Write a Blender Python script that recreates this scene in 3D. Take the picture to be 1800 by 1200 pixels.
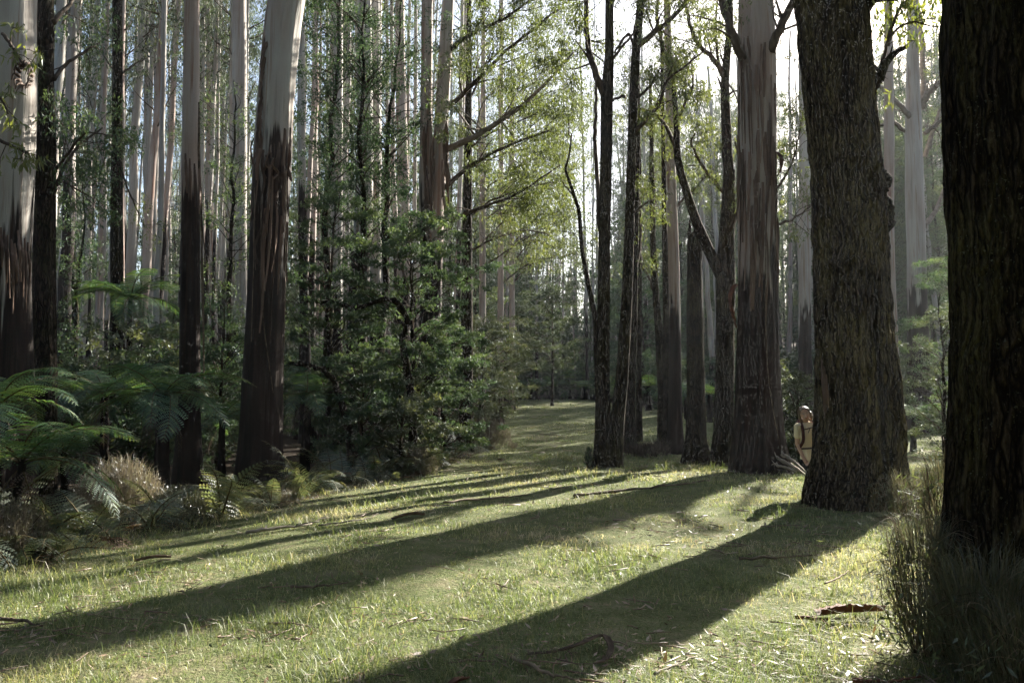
import bpy, math, random
import numpy as np
from mathutils import Vector, Matrix

for o in list(bpy.data.objects):
    bpy.data.objects.remove(o)
scene = bpy.context.scene
COL = scene.collection

# ------------------------------------------------------------------ camera, sky, sun, exposure
CAM_Z = 1.6
PITCH = math.atan(105.0 / 1400.0)
FPX = 1400.0                       # focal length in photograph pixels (28 mm on a 36 mm sensor)
cam_d = bpy.data.cameras.new('camera')
cam_d.lens = 28.0
cam_d.sensor_width = 36.0
cam_d.clip_start = 0.05
cam_d.clip_end = 3000.0
cam = bpy.data.objects.new('camera', cam_d)
COL.objects.link(cam)
cam.location = (0, 0, CAM_Z)
cam.rotation_euler = (math.pi / 2 + PITCH, 0, 0)
scene.camera = cam

SUN_AZ = math.radians(35.5)        # to the right of the view direction (+Y)
SUN_EL = math.radians(29.0)
SUN = Vector((math.sin(SUN_AZ) * math.cos(SUN_EL), math.cos(SUN_AZ) * math.cos(SUN_EL), math.sin(SUN_EL)))
world = bpy.data.worlds.new('World')
scene.world = world
world.use_nodes = True
wn = world.node_tree.nodes
wl = world.node_tree.links
wn.clear()
sky = wn.new('ShaderNodeTexSky')
sky.sky_type = 'NISHITA'
sky.sun_disc = False
sky.sun_elevation = SUN_EL
sky.sun_rotation = SUN_AZ
sky.air_density = 1.0
sky.dust_density = 2.0
bg = wn.new('ShaderNodeBackground')
bg.inputs['Strength'].default_value = 0.05
wo = wn.new('ShaderNodeOutputWorld')
wl.new(sky.outputs[0], bg.inputs[0])
wl.new(bg.outputs[0], wo.inputs[0])

sun_d = bpy.data.lights.new('sun', 'SUN')
sun_d.energy = 5.0
sun_d.angle = math.radians(0.5)
sun_d.color = (1.0, 0.93, 0.8)
sun_o = bpy.data.objects.new('sun', sun_d)
COL.objects.link(sun_o)
sun_o.rotation_euler = SUN.to_track_quat('Z', 'Y').to_euler()

vs = scene.view_settings
vs.view_transform = 'Standard'
vs.look = 'None'
vs.gamma = 1.0
vs.use_curve_mapping = False
vs.exposure = 2.35
cy = scene.cycles
cy.max_bounces = 4
cy.diffuse_bounces = 2
cy.glossy_bounces = 2
cy.transmission_bounces = 3
cy.volume_bounces = 0
cy.transparent_max_bounces = 6
cy.use_denoising = True
cy.caustics_reflective = False
cy.caustics_refractive = False
cy.sample_clamp_indirect = 4.0
cy.use_adaptive_sampling = True
cy.adaptive_threshold = 0.03
HAZE_DENSITY = 0.00036

# ------------------------------------------------------------------ helpers
RS = np.random.RandomState

def sstep(t):
    t = np.clip(t, 0, 1)
    return t * t * (3 - 2 * t)

def hash2(i, j, seed):
    i = np.asarray(i).astype(np.int64)
    j = np.asarray(j).astype(np.int64)
    n = (i * 374761393 + j * 668265263 + seed * 144269504) & 0xFFFFFFFF
    n = ((n ^ (n >> 13)) * 1274126177) & 0xFFFFFFFF
    n = (n ^ (n >> 16)) & 0xFFFFFFFF
    return n / 4294967295.0

def vnoise(u, v, seed=0, pu=None):
    u = np.asarray(u, float); v = np.asarray(v, float)
    iu = np.floor(u); iv = np.floor(v)
    fu = sstep(u - iu); fv = sstep(v - iv)
    i0, i1 = iu, iu + 1
    if pu:
        i0 = np.mod(i0, pu); i1 = np.mod(i1, pu)
    a = hash2(i0, iv, seed); b = hash2(i1, iv, seed)
    c = hash2(i0, iv + 1, seed); d = hash2(i1, iv + 1, seed)
    return (a * (1 - fu) + b * fu) * (1 - fv) + (c * (1 - fu) + d * fu) * fv

def ground_h(x, y):
    x = np.asarray(x, float); y = np.asarray(y, float)
    h = 1.72 * sstep((y - 21) / 44.0) + 0.02 * np.clip(y - 65, 0, 150) + 0.13 * np.clip(y - 88, 0, 130)
    h = h + 0.14 * (vnoise(x / 5.0 + 3.3, y / 5.0 + 7.7, 11) - 0.5) * sstep((np.abs(y) - 2) / 4)
    h = h + 0.06 * (vnoise(x / 1.3, y / 1.3, 12) - 0.5)
    return h

def gh(x, y):
    return float(ground_h(x, y))

XL_Y = [-30, 0, 4, 7.6, 10.4, 13.6, 18, 26, 48, 60, 70]
XL_X = [-9, -6.6, -5.8, -5.0, -4.5, -3.4, -1.9, -1.1, -0.3, 0.3, 0.6]
def lawn_left(y):
    return np.interp(y, XL_Y, XL_X)
def lawn_far(x):
    return np.interp(x, [-2, 0, 5, 8, 10, 16, 25], [60, 60, 62, 50, 42, 33, 28])
def lawn_mask(x, y):
    """signed distance-like: >0 inside the clearing"""
    x = np.asarray(x, float); y = np.asarray(y, float)
    return np.minimum(np.minimum(x - lawn_left(y), lawn_far(x) - y), 17 - x)

SP, CP = math.sin(PITCH), math.cos(PITCH)
def pix(px, py, D):
    """world point seen at photograph pixel (px, py) at forward distance D"""
    u = (px - 900.0) / FPX; v = (600.0 - py) / FPX
    s = D / (CP - SP * v)
    return np.array([u * s, D, CAM_Z + (SP + CP * v) * s])
def xat(px, D):
    return (px - 900.0) / FPX * D

class MB:
    def __init__(self):
        self.v = []; self.f = []; self.t = []; self.n = 0
    def add(self, v, f, mat=0, tone=0.5):
        v = np.asarray(v, float).reshape(-1, 3)
        fs = f if isinstance(f, list) else [f]
        for q in fs:
            q = np.asarray(q, np.int64)
            if len(q):
                self.f.append((q + self.n, np.broadcast_to(np.asarray(mat), (len(q),))))
        self.v.append(v)
        self.t.append(np.broadcast_to(np.asarray(tone, float), (len(v),)))
        self.n += len(v)
    def mesh(self, name, mats, smooth=False, origin=None):
        v = np.concatenate(self.v) if self.v else np.zeros((0, 3))
        if origin is not None:
            v = v - np.asarray(origin, float)
        me = bpy.data.meshes.new(name)
        me.vertices.add(len(v))
        me.vertices.foreach_set('co', v.astype(np.float32).ravel())
        loops = np.concatenate([q.ravel() for q, m in self.f])
        tot = np.concatenate([np.full(len(q), q.shape[1]) for q, m in self.f])
        mi = np.concatenate([m for q, m in self.f])
        start = np.concatenate([[0], np.cumsum(tot)[:-1]])
        me.loops.add(len(loops))
        me.loops.foreach_set('vertex_index', loops.astype(np.int32))
        me.polygons.add(len(tot))
        me.polygons.foreach_set('loop_start', start.astype(np.int32))
        me.polygons.foreach_set('material_index', mi.astype(np.int32))
        if smooth:
            me.polygons.foreach_set('use_smooth', np.ones(len(tot), dtype=bool))
        me.update(calc_edges=True)
        a = me.attributes.new('tone', 'FLOAT', 'POINT')
        a.data.foreach_set('value', np.concatenate(self.t).astype(np.float32))
        for m in (mats if isinstance(mats, (list, tuple)) else [mats]):
            me.materials.append(m)
        return me

def link(name, data, parent=None, loc=None):
    o = bpy.data.objects.new(name, data)
    COL.objects.link(o)
    if parent is not None:
        o.parent = parent
    if loc is not None:
        o.location = loc
    return o

def thing(name, label, cat, loc=(0, 0, 0), rotz=0.0, group=None, data=None):
    o = link(name, data, None, tuple(float(c) for c in loc))
    o.rotation_euler = (0, 0, rotz)
    tag(o, label, cat, group)
    return o

def tag(o, label, cat, group=None):
    o['label'] = label; o['category'] = cat
    if group:
        o['group'] = group

def frames(P):
    P = np.asarray(P, float)
    T = np.gradient(P, axis=0)
    T /= np.linalg.norm(T, axis=1, keepdims=True) + 1e-9
    N = np.zeros_like(T)
    a = np.array([1.0, 0, 0]) if abs(T[0, 0]) < 0.8 else np.array([0, 1.0, 0])
    n = a - T[0] * a.dot(T[0]); n /= np.linalg.norm(n)
    N[0] = n
    for i in range(1, len(P)):
        n = N[i - 1] - T[i] * N[i - 1].dot(T[i])
        l = np.linalg.norm(n)
        N[i] = n / l if l > 1e-6 else N[i - 1]
    return T, N, np.cross(T, N)

def grid_faces(nv, nu, closed=True):
    i = np.arange(nv - 1)[:, None]
    j = np.arange(nu if closed else nu - 1)[None, :]
    jn = (j + 1) % nu
    f = np.stack([i * nu + j, i * nu + jn, (i + 1) * nu + jn, (i + 1) * nu + j], -1)
    return f.reshape(-1, 4)

def tube(mb, P, R, k=6, mat=0, tone=0.5, cap=True):
    P = np.asarray(P, float)
    R = np.broadcast_to(np.asarray(R, float), (len(P),))
    T, N, B = frames(P)
    th = np.arange(k) / k * 2 * np.pi
    V = P[:, None, :] + R[:, None, None] * (np.cos(th)[None, :, None] * N[:, None, :] + np.sin(th)[None, :, None] * B[:, None, :])
    f = grid_faces(len(P), k)
    V = V.reshape(-1, 3)
    fs = [f]
    if cap:
        n = len(V)
        V = np.concatenate([V, P[:1], P[-1:]])
        j = np.arange(k); jn = (j + 1) % k
        o = (len(P) - 1) * k
        fs.append(np.concatenate([np.stack([np.full(k, n), jn, j], -1), np.stack([np.full(k, n + 1), o + j, o + jn], -1)]))
    mb.add(V, fs, mat, tone)

def smooth_path(pts, n):
    """Catmull-Rom through pts"""
    P = np.asarray(pts, float)
    m = len(P)
    if m < 3:
        t = np.linspace(0, 1, n)[:, None]
        return P[0] * (1 - t) + P[-1] * t
    E = np.concatenate([2 * P[:1] - P[1:2], P, 2 * P[-1:] - P[-2:-1]])
    s = np.linspace(0, m - 1 - 1e-9, n)
    i = np.floor(s).astype(int); t = (s - i)[:, None]
    a, b, c, d = E[i], E[i + 1], E[i + 2], E[i + 3]
    return 0.5 * ((2 * b) + (c - a) * t + (2 * a - 5 * b + 4 * c - d) * t ** 2 + (3 * b - a - 3 * c + d) * t ** 3)

def unit(v):
    return v / (np.linalg.norm(v, axis=-1, keepdims=True) + 1e-9)

def leaves(mb, P, rng, L, W, droop=0.5, mat=0, tone=None, lay=0.0):
    """lance-shaped leaf (one folded quad each) hanging at each point"""
    n = len(P)
    d = rng.normal(size=(n, 3)); d[:, 2] -= droop * 2.0
    d = unit(d)
    up = rng.normal(size=(n, 3)); up[:, 2] += lay * 2.5
    s = unit(np.cross(d, up))
    nn = np.cross(d, s)
    l = L * rng.uniform(0.65, 1.25, (n, 1)); w = W * rng.uniform(0.7, 1.25, (n, 1))
    a = P; b = P + d * l * 0.42 + s * w * 0.5 + nn * w * 0.12
    c = P + d * l - nn * l * 0.08; e = P + d * l * 0.42 - s * w * 0.5 + nn * w * 0.12
    V = np.stack([a, b, c, e], 1).reshape(-1, 3)
    t = rng.uniform(0, 1, n) if tone is None else tone
    mb.add(V, np.arange(4 * n).reshape(-1, 4), mat, np.repeat(t, 4))

def clump_points(centers, radii, per, rng, flat=0.6):
    C = np.repeat(centers, per, axis=0)
    R = np.repeat(radii, per)[:, None]
    d = rng.normal(size=C.shape)
    d = unit(d) * rng.uniform(0.15, 1.0, (len(C), 1)) ** 0.55
    d[:, 2] *= flat
    return C + d * R

# ------------------------------------------------------------------ materials
class NT:
    def __init__(self, name):
        self.m = bpy.data.materials.new(name)
        self.m.use_nodes = True
        self.t = self.m.node_tree
        self.t.nodes.clear()
        self.out = self.t.nodes.new('ShaderNodeOutputMaterial')
    def n(self, typ, **kw):
        nd = self.t.nodes.new(typ)
        for k, v in kw.items():
            if k.startswith('_'):
                setattr(nd, k[1:], v)
        return nd
    def l(self, a, b):
        self.t.links.new(a, b)
    def coord(self, which='Object'):
        return self.n('ShaderNodeTexCoord').outputs[which]
    def mapping(self, src, scale):
        m = self.n('ShaderNodeMapping'); m.inputs['Scale'].default_value = scale
        self.l(src, m.inputs['Vector']); return m.outputs[0]
    def noise(self, src, scale=5, detail=4, rough=0.6, dist=0.0):
        t = self.n('ShaderNodeTexNoise')
        t.inputs['Scale'].default_value = scale; t.inputs['Detail'].default_value = detail
        t.inputs['Roughness'].default_value = rough; t.inputs['Distortion'].default_value = dist
        if src is not None:
            self.l(src, t.inputs['Vector'])
        return t.outputs['Fac']
    def ramp(self, fac, stops, interp='LINEAR'):
        r = self.n('ShaderNodeValToRGB'); cr = r.color_ramp; cr.interpolation = interp
        while len(cr.elements) > 1:
            cr.elements.remove(cr.elements[-1])
        for i, (p, c) in enumerate(stops):
            e = cr.elements[0] if i == 0 else cr.elements.new(p)
            e.position = p
            e.color = (c, c, c, 1) if isinstance(c, (int, float)) else (*c, 1)
        self.l(fac, r.inputs[0]); return r.outputs[0]
    def mix(self, fac, a, b, mode='MIX'):
        m = self.n('ShaderNodeMix'); m.data_type = 'RGBA'; m.blend_type = mode
        for val, idx in ((fac, 0), (a, 6), (b, 7)):
            if isinstance(val, bpy.types.NodeSocket):
                self.l(val, m.inputs[idx])
            elif idx == 0:
                m.inputs[0].default_value = val
            else:
                m.inputs[idx].default_value = (*val, 1)
        return m.outputs[2]
    def math(self, op, a, b=0.0, c=0.0):
        m = self.n('ShaderNodeMath'); m.operation = op
        for i, val in enumerate((a, b, c)):
            if isinstance(val, bpy.types.NodeSocket):
                self.l(val, m.inputs[i])
            else:
                m.inputs[i].default_value = val
        return m.outputs[0]
    def attr(self, name, typ='GEOMETRY'):
        a = self.n('ShaderNodeAttribute'); a.attribute_type = typ; a.attribute_name = name
        return a.outputs['Fac']
    def bump(self, h, strength=0.5, dist=0.02):
        b = self.n('ShaderNodeBump'); b.inputs['Strength'].default_value = strength
        b.inputs['Distance'].default_value = dist
        self.l(h, b.inputs['Height']); return b.outputs[0]
    def principled(self, col, rough=0.8, normal=None, spec=0.25):
        p = self.n('ShaderNodeBsdfPrincipled')
        if isinstance(col, bpy.types.NodeSocket):
            self.l(col, p.inputs['Base Color'])
        else:
            p.inputs['Base Color'].default_value = (*col, 1)
        if isinstance(rough, bpy.types.NodeSocket):
            self.l(rough, p.inputs['Roughness'])
        else:
            p.inputs['Roughness'].default_value = rough
        p.inputs['Specular IOR Level'].default_value = spec
        if normal is not None:
            self.l(normal, p.inputs['Normal'])
        return p.outputs[0]
    def done(self, shader):
        self.l(shader, self.out.inputs['Surface']); return self.m

def leaf_mat(name, c1, c2, c3, trans=0.45, gloss=0.08, rough=0.5, tscale=1.6, noise_scale=1.0, tint=(1.05, 1.0, 0.45)):
    t = NT(name)
    f = t.attr('tone')
    rnd = t.n('ShaderNodeObjectInfo').outputs['Random']
    n = t.noise(t.coord('Object'), noise_scale, 2, 0.5)
    g = t.math('ADD', t.math('MULTIPLY', f, 0.6), t.math('MULTIPLY', n, 0.5))
    g = t.math('ADD', g, t.math('MULTIPLY', t.math('SUBTRACT', rnd, 0.5), 0.25))
    col = t.ramp(g, [(0.15, c1), (0.5, c2), (0.9, c3)])
    df = t.n('ShaderNodeBsdfDiffuse'); t.l(col, df.inputs[0])
    tr = t.n('ShaderNodeBsdfTranslucent')
    tc = t.mix(1.0, col, tuple(tscale * c for c in tint), 'MULTIPLY')
    t.l(tc, tr.inputs[0])
    m1 = t.n('ShaderNodeMixShader'); m1.inputs[0].default_value = trans
    t.l(df.outputs[0], m1.inputs[1]); t.l(tr.outputs[0], m1.inputs[2])
    gl = t.n('ShaderNodeBsdfGlossy'); gl.inputs['Roughness'].default_value = rough
    gl.inputs['Color'].default_value = (0.9, 0.95, 1.0, 1)
    m2 = t.n('ShaderNodeMixShader'); m2.inputs[0].default_value = gloss
    t.l(m1.outputs[0], m2.inputs[1]); t.l(gl.outputs[0], m2.inputs[2])
    return t.done(m2.outputs[0])

def gum_bark(name, pale1, pale2, streak, dark1, dark2):
    """smooth pale bark above a dark fibrous stocking; the tree's own property 'stocking' says how high it reaches"""
    t = NT(name)
    co = t.coord('Object')
    rnd = t.n('ShaderNodeObjectInfo').outputs['Random']
    st = t.noise(t.mapping(co, (7, 7, 0.22)), 1.0, 5, 0.62, 0.3)
    fine = t.noise(t.mapping(co, (26, 26, 0.8)), 1.0, 3, 0.6)
    blot = t.noise(t.mapping(co, (2.2, 2.2, 0.35)), 1.0, 3, 0.5)
    pale = t.ramp(st, [(0.3, pale2), (0.46, pale1), (0.56, pale1), (0.64, streak), (0.75, pale2)])
    pale = t.mix(t.ramp(blot, [(0.42, 0.0), (0.7, 0.7)]), pale, streak)
    pale = t.mix(t.math('MULTIPLY', fine, 0.35), pale, pale2)
    dk = t.ramp(fine, [(0.3, (0.004, 0.003, 0.003)), (0.5, dark1), (0.72, dark2)])
    dk = t.mix(t.ramp(blot, [(0.45, 0.0), (0.62, 0.55)]), dk, dark2)
    sep = t.n('ShaderNodeSeparateXYZ'); t.l(co, sep.inputs[0])
    z = t.math('SUBTRACT', sep.outputs[2], t.attr('stocking', 'OBJECT'))
    jag = t.math('ADD', t.math('MULTIPLY', t.math('SUBTRACT', t.noise(t.mapping(co, (3.2, 3.2, 0.3)), 1.0, 2, 0.6, 0.6), 0.5), 7.0), t.math('MULTIPLY', t.math('SUBTRACT', fine, 0.5), 1.6))
    fac = t.math('MULTIPLY', t.math('ADD', z, jag), 2.2)
    fac = t.ramp(t.math('ADD', fac, 0.5), [(0.0, 0.0), (1.0, 1.0)])
    col = t.mix(fac, dk, pale)
    nrm = t.bump(t.math('ADD', t.math('MULTIPLY', st, 0.8), t.math('MULTIPLY', fine, 0.6)), 0.55, 0.03)
    return t.done(t.principled(col, 0.78, nrm, 0.2))

def rough_bark(name, c0, c1, c2, moss, moss_amt=0.5):
    t = NT(name)
    co = t.coord('Object')
    warp = t.n('ShaderNodeVectorMath'); warp.operation = 'MULTIPLY_ADD'
    wn_ = t.n('ShaderNodeTexNoise'); wn_.inputs['Scale'].default_value = 3.0; wn_.inputs['Detail'].default_value = 2.0
    t.l(co, wn_.inputs['Vector'])
    t.l(wn_.outputs['Color'], warp.inputs[0]); warp.inputs[1].default_value = (0.12, 0.12, 0.5); t.l(co, warp.inputs[2])
    w = warp.outputs[0]
    vor = t.n('ShaderNodeTexVoronoi'); vor.feature = 'DISTANCE_TO_EDGE'; vor.inputs['Scale'].default_value = 1.0
    t.l(t.mapping(w, (21, 21, 2.7)), vor.inputs['Vector'])
    crack = t.ramp(vor.outputs['Distance'], [(0.02, 0.0), (0.2, 1.0)])
    rid = t.noise(t.mapping(w, (26, 26, 3.0)), 1.0, 4, 0.7)
    fine = t.noise(t.mapping(co, (70, 70, 22)), 1.0, 3, 0.65)
    pat = t.noise(t.mapping(co, (2.2, 2.2, 0.8)), 1.0, 4, 0.65)
    col = t.ramp(rid, [(0.36, c0), (0.5, c1), (0.64, c2)])
    col = t.mix(t.ramp(fine, [(0.5, 0.0), (0.72, 0.6)]), col, tuple(1.5 * c for c in c2))
    col = t.mix(crack, c0, col)
    tone = t.attr('tone')
    mf = t.math('MULTIPLY', t.ramp(pat, [(0.5 - 0.1 * moss_amt, 0.0), (0.62, 0.85)]), t.ramp(t.math('ADD', t.math('MULTIPLY', rid, 0.7), t.math('MULTIPLY', fine, 0.5)), [(0.5, 0.0), (0.72, 1.0)]))
    col = t.mix(mf, col, moss)
    spk = t.math('MULTIPLY', t.ramp(t.noise(co, 42, 2, 0.5), [(0.64, 0.0), (0.69, 0.8)]), t.ramp(t.noise(co, 2.3, 2, 0.5), [(0.45, 0.0), (0.6, 1.0)]))
    col = t.mix(spk, col, (0.12, 0.125, 0.09))
    col = t.mix(t.ramp(tone, [(0.75, 0.0), (0.95, 1.0)]), col, (0.004, 0.0035, 0.003))
    nrm = t.bump(t.math('ADD', t.math('MULTIPLY', crack, 0.8), t.math('ADD', t.math('MULTIPLY', rid, 0.8), t.math('MULTIPLY', fine, 0.4))), 1.0, 0.05)
    return t.done(t.principled(col, 0.9, nrm, 0.08))

def flat_mat(name, c1, c2, scale=8.0, rough=0.8, spec=0.2, stretch=(1, 1, 1), bump=0.3):
    t = NT(name)
    n = t.noise(t.mapping(t.coord('Object'), stretch), scale, 4, 0.6)
    tn = t.math('ADD', t.math('MULTIPLY', n, 0.8), t.math('MULTIPLY', t.math('SUBTRACT', t.attr('tone'), 0.4), 0.6))
    return t.done(t.principled(t.ramp(tn, [(0.3, c1), (0.7, c2)]), rough, t.bump(n, bump, 0.01), spec))

M = {}
M['gum'] = gum_bark('gum_bark', (0.42, 0.41, 0.385), (0.24, 0.235, 0.23), (0.26, 0.18, 0.145), (0.012, 0.008, 0.007), (0.034, 0.019, 0.014))
M['gum_pink'] = gum_bark('gum_bark_reddish', (0.42, 0.38, 0.355), (0.24, 0.19, 0.17), (0.24, 0.135, 0.1), (0.012, 0.008, 0.007), (0.036, 0.019, 0.014))
M['moss'] = rough_bark('mossy_bark', (0.007, 0.005, 0.004), (0.028, 0.021, 0.015), (0.072, 0.055, 0.037), (0.1, 0.092, 0.042), 0.6)
M['moss_giant'] = rough_bark('giant_mossy_bark', (0.009, 0.007, 0.006), (0.052, 0.039, 0.026), (0.15, 0.12, 0.08), (0.2, 0.17, 0.075), 0.8)
M['darkbark'] = rough_bark('dark_bark', (0.008, 0.006, 0.005), (0.03, 0.022, 0.017), (0.07, 0.048, 0.034), (0.07, 0.07, 0.03), 0.3)
M['twig'] = flat_mat('twig_bark', (0.03, 0.022, 0.017), (0.1, 0.075, 0.055), 14, 0.85, 0.15, (1, 1, 0.3))
M['limb'] = flat_mat('smooth_limb_bark', (0.1, 0.08, 0.065), (0.26, 0.23, 0.2), 6, 0.75, 0.2)
M['strip'] = flat_mat('peeled_bark', (0.05, 0.03, 0.022), (0.19, 0.125, 0.095), 5, 0.7, 0.25, (1, 1, 0.2))
M['redbark'] = flat_mat('red_bark_slab', (0.06, 0.026, 0.018), (0.19, 0.08, 0.05), 7, 0.75, 0.2)
M['stick'] = flat_mat('dead_stick', (0.05, 0.035, 0.025), (0.24, 0.19, 0.14), 9, 0.85, 0.15)
M['palewood'] = flat_mat('weathered_wood', (0.1, 0.085, 0.07), (0.32, 0.28, 0.23), 9, 0.85, 0.15)
M['leaf_arch'] = leaf_mat('arching_gum_leaves', (0.045, 0.062, 0.032), (0.075, 0.1, 0.045), (0.12, 0.14, 0.055), 0.42, 0.05, 0.5)
M['leaf_gum'] = leaf_mat('gum_leaves', (0.034, 0.05, 0.033), (0.056, 0.08, 0.046), (0.095, 0.118, 0.058), 0.4, 0.04, 0.55, 1.4, 1.0, (1.0, 1.0, 0.6))
M['leaf_gum_near'] = leaf_mat('near_gum_leaves', (0.05, 0.07, 0.03), (0.09, 0.12, 0.04), (0.15, 0.17, 0.05), 0.45, 0.05, 0.5)
M['leaf_dark'] = leaf_mat('understorey_leaves', (0.03, 0.056, 0.038), (0.052, 0.088, 0.053), (0.105, 0.138, 0.066), 0.4, 0.03, 0.55, 1.5, 1.0, (1.0, 1.0, 0.55))
M['leaf_bush'] = leaf_mat('shrub_leaves', (0.04, 0.06, 0.04), (0.07, 0.092, 0.058), (0.12, 0.135, 0.085), 0.35, 0.05, 0.5)
M['fern'] = leaf_mat('tree_fern_frond', (0.04, 0.09, 0.05), (0.065, 0.135, 0.065), (0.13, 0.19, 0.06), 0.45, 0.05, 0.5)
M['bracken'] = leaf_mat('bracken_frond', (0.06, 0.085, 0.062), (0.1, 0.125, 0.09), (0.17, 0.17, 0.11), 0.38, 0.05, 0.5)
M['bracken_dead'] = leaf_mat('dead_bracken', (0.08, 0.045, 0.03), (0.13, 0.075, 0.05), (0.2, 0.13, 0.09), 0.35, 0.05, 0.5)
M['frond_dead'] = leaf_mat('dead_frond', (0.035, 0.024, 0.018), (0.065, 0.044, 0.033), (0.11, 0.078, 0.058), 0.2, 0.04, 0.5, 1.0, 1.0, (1.0, 0.9, 0.8))
M['dry_brush'] = leaf_mat('dry_brush', (0.1, 0.088, 0.066), (0.19, 0.16, 0.125), (0.2, 0.205, 0.115), 0.35, 0.06, 0.5, 1.1, 1.0, (1.0, 0.95, 0.8))
M['stalk'] = flat_mat('frond_stalk', (0.05, 0.035, 0.015), (0.11, 0.09, 0.035), 10)
M['fern_trunk'] = flat_mat('fern_trunk_fibre', (0.008, 0.006, 0.005), (0.04, 0.025, 0.017), 18, 0.9, 0.1, (1, 1, 0.5), 0.9)

def grass_mat(name):
    t = NT(name)
    f = t.attr('tone')
    col = t.ramp(f, [(0.0, (0.085, 0.125, 0.045)), (0.3, (0.165, 0.205, 0.078)), (0.55, (0.27, 0.28, 0.135)), (0.78, (0.38, 0.335, 0.21)), (1.0, (0.52, 0.45, 0.34))])
    df = t.n('ShaderNodeBsdfDiffuse'); t.l(col, df.inputs[0])
    tr = t.n('ShaderNodeBsdfTranslucent'); t.l(t.mix(1.0, col, (1.4, 1.4, 0.9), 'MULTIPLY'), tr.inputs[0])
    m1 = t.n('ShaderNodeMixShader'); m1.inputs[0].default_value = 0.45
    t.l(df.outputs[0], m1.inputs[1]); t.l(tr.outputs[0], m1.inputs[2])
    gl = t.n('ShaderNodeBsdfGlossy'); gl.inputs['Roughness'].default_value = 0.5
    m2 = t.n('ShaderNodeMixShader'); m2.inputs[0].default_value = 0.06
    t.l(m1.outputs[0], m2.inputs[1]); t.l(gl.outputs[0], m2.inputs[2])
    return t.done(m2.outputs[0])
M['grass'] = grass_mat('grass_blades')

def ground_mat():
    t = NT('ground')
    co = t.coord('Object')
    big = t.noise(co, 0.5, 4, 0.6)
    mid = t.noise(co, 3.0, 5, 0.65)
    fine = t.noise(co, 28.0, 4, 0.7)
    lawn = t.ramp(t.math('ADD', t.math('MULTIPLY', big, 0.4), t.math('MULTIPLY', mid, 0.6)),
                  [(0.36, (0.055, 0.075, 0.026)), (0.5, (0.1, 0.125, 0.048)), (0.68, (0.22, 0.19, 0.125))])
    lawn = t.mix(t.ramp(fine, [(0.45, 0.0), (0.8, 0.6)]), lawn, (0.26, 0.215, 0.145))
    floor = t.ramp(t.math('ADD', t.math('MULTIPLY', mid, 0.5), t.math('MULTIPLY', fine, 0.5)),
                   [(0.35, (0.012, 0.009, 0.006)), (0.55, (0.035, 0.025, 0.016)), (0.72, (0.085, 0.055, 0.035))])
    col = t.mix(t.attr('tone'), floor, lawn)
    return t.done(t.principled(col, 0.95, t.bump(t.math('ADD', t.math('MULTIPLY', mid, 0.5), fine), 0.9, 0.05), 0.1))
M['ground'] = ground_mat()

# ------------------------------------------------------------------ ground
def axis_pts(lo, hi, fine_lo, fine_hi, step, grow=1.12):
    a = list(np.arange(fine_lo, fine_hi + 1e-6, step))
    s = step
    while a[-1] < hi:
        s *= grow; a.append(a[-1] + s)
    s = step
    while a[0] > lo:
        s *= grow; a.insert(0, a[0] - s)
    return np.array(a)
gx = axis_pts(-420, 420, -9, 12, 0.22)
gy = axis_pts(-80, 620, 2, 32, 0.22)
GX, GY = np.meshgrid(gx, gy)
GZ = ground_h(GX, GY)
mb = MB()
edge = lawn_mask(GX, GY) + 0.9 * (vnoise(GX / 0.8, GY / 0.8, 5) - 0.5)
mb.add(np.stack([GX, GY, GZ], -1).reshape(-1, 3), grid_faces(len(gy), len(gx), False), 0, sstep((edge + 0.3) / 0.9).ravel())
g = link('ground', mb.mesh('ground', M['ground'], True))
g['kind'] = 'structure'

# ------------------------------------------------------------------ trunks
def trunk_geo(mb, P, R, nu, nv, seed, ridge=(18, 0.05, 0.5), lump=0.08, mat=0, char=None, flute=0.0):
    """lofted trunk along path P with bark ridges as real relief"""
    z0 = np.linspace(0, 1, len(P))
    zz = np.linspace(0, 1, nv)
    Pp = np.stack([np.interp(zz, z0, P[:, i]) for i in range(3)], -1)
    Rr = np.interp(zz, z0, R)
    s = np.concatenate([[0], np.cumsum(np.linalg.norm(np.diff(Pp, axis=0), axis=1))])
    th = np.arange(nu) / nu * 2 * np.pi
    TH, S = np.meshgrid(th, s)
    u = TH / (2 * np.pi)
    n, amp, zs = ridge
    r1 = 1 - np.abs(2 * vnoise(u * n + 0.6 * vnoise(u * 6, S * 1.1, seed + 3, 6), S * zs, seed, n) - 1)
    r2 = 1 - np.abs(2 * vnoise(u * n * 2, S * zs * 2.7 + 9, seed + 1, n * 2) - 1)
    lm = vnoise(u * 5, S * 0.45, seed + 2, 5) - 0.5
    fac = 1 + amp * ((r1 - 0.5) * 1.3 + (r2 - 0.5) * 0.6) + lump * 2 * lm
    if flute:
        base_w = np.exp(-S / 0.9)
        ph = hash2(seed, 7, 3) * 6.28
        fac = fac + flute * base_w * (0.5 * np.cos(5 * TH + ph) + 0.35 * np.cos(3 * TH + 2 * ph) + 0.25)
    fac = fac - (fac.mean(axis=1, keepdims=True) - 1) - amp * 0.5 - lump * 0.3
    tone = np.full(TH.shape, 0.3)
    if char is not None:
        df, tc = char(TH, S)
        fac = fac + df; tone = np.maximum(tone, tc)
    rad = Rr[:, None] * fac
    V = Pp[:, None, :] + np.stack([np.cos(TH) * rad, np.sin(TH) * rad, np.zeros_like(TH)], -1)
    V = V.reshape(-1, 3)
    # close the top with a cone point
    V = np.concatenate([V, Pp[-1:] + np.array([[0, 0, Rr[-1] * 0.5]])])
    o = (nv - 1) * nu; j = np.arange(nu)
    top = np.stack([o + j, o + (j + 1) % nu, np.full(nu, nv * nu)], -1)
    mb.add(V, [grid_faces(nv, nu), top], mat, np.concatenate([tone.ravel(), [0.3]]))

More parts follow.
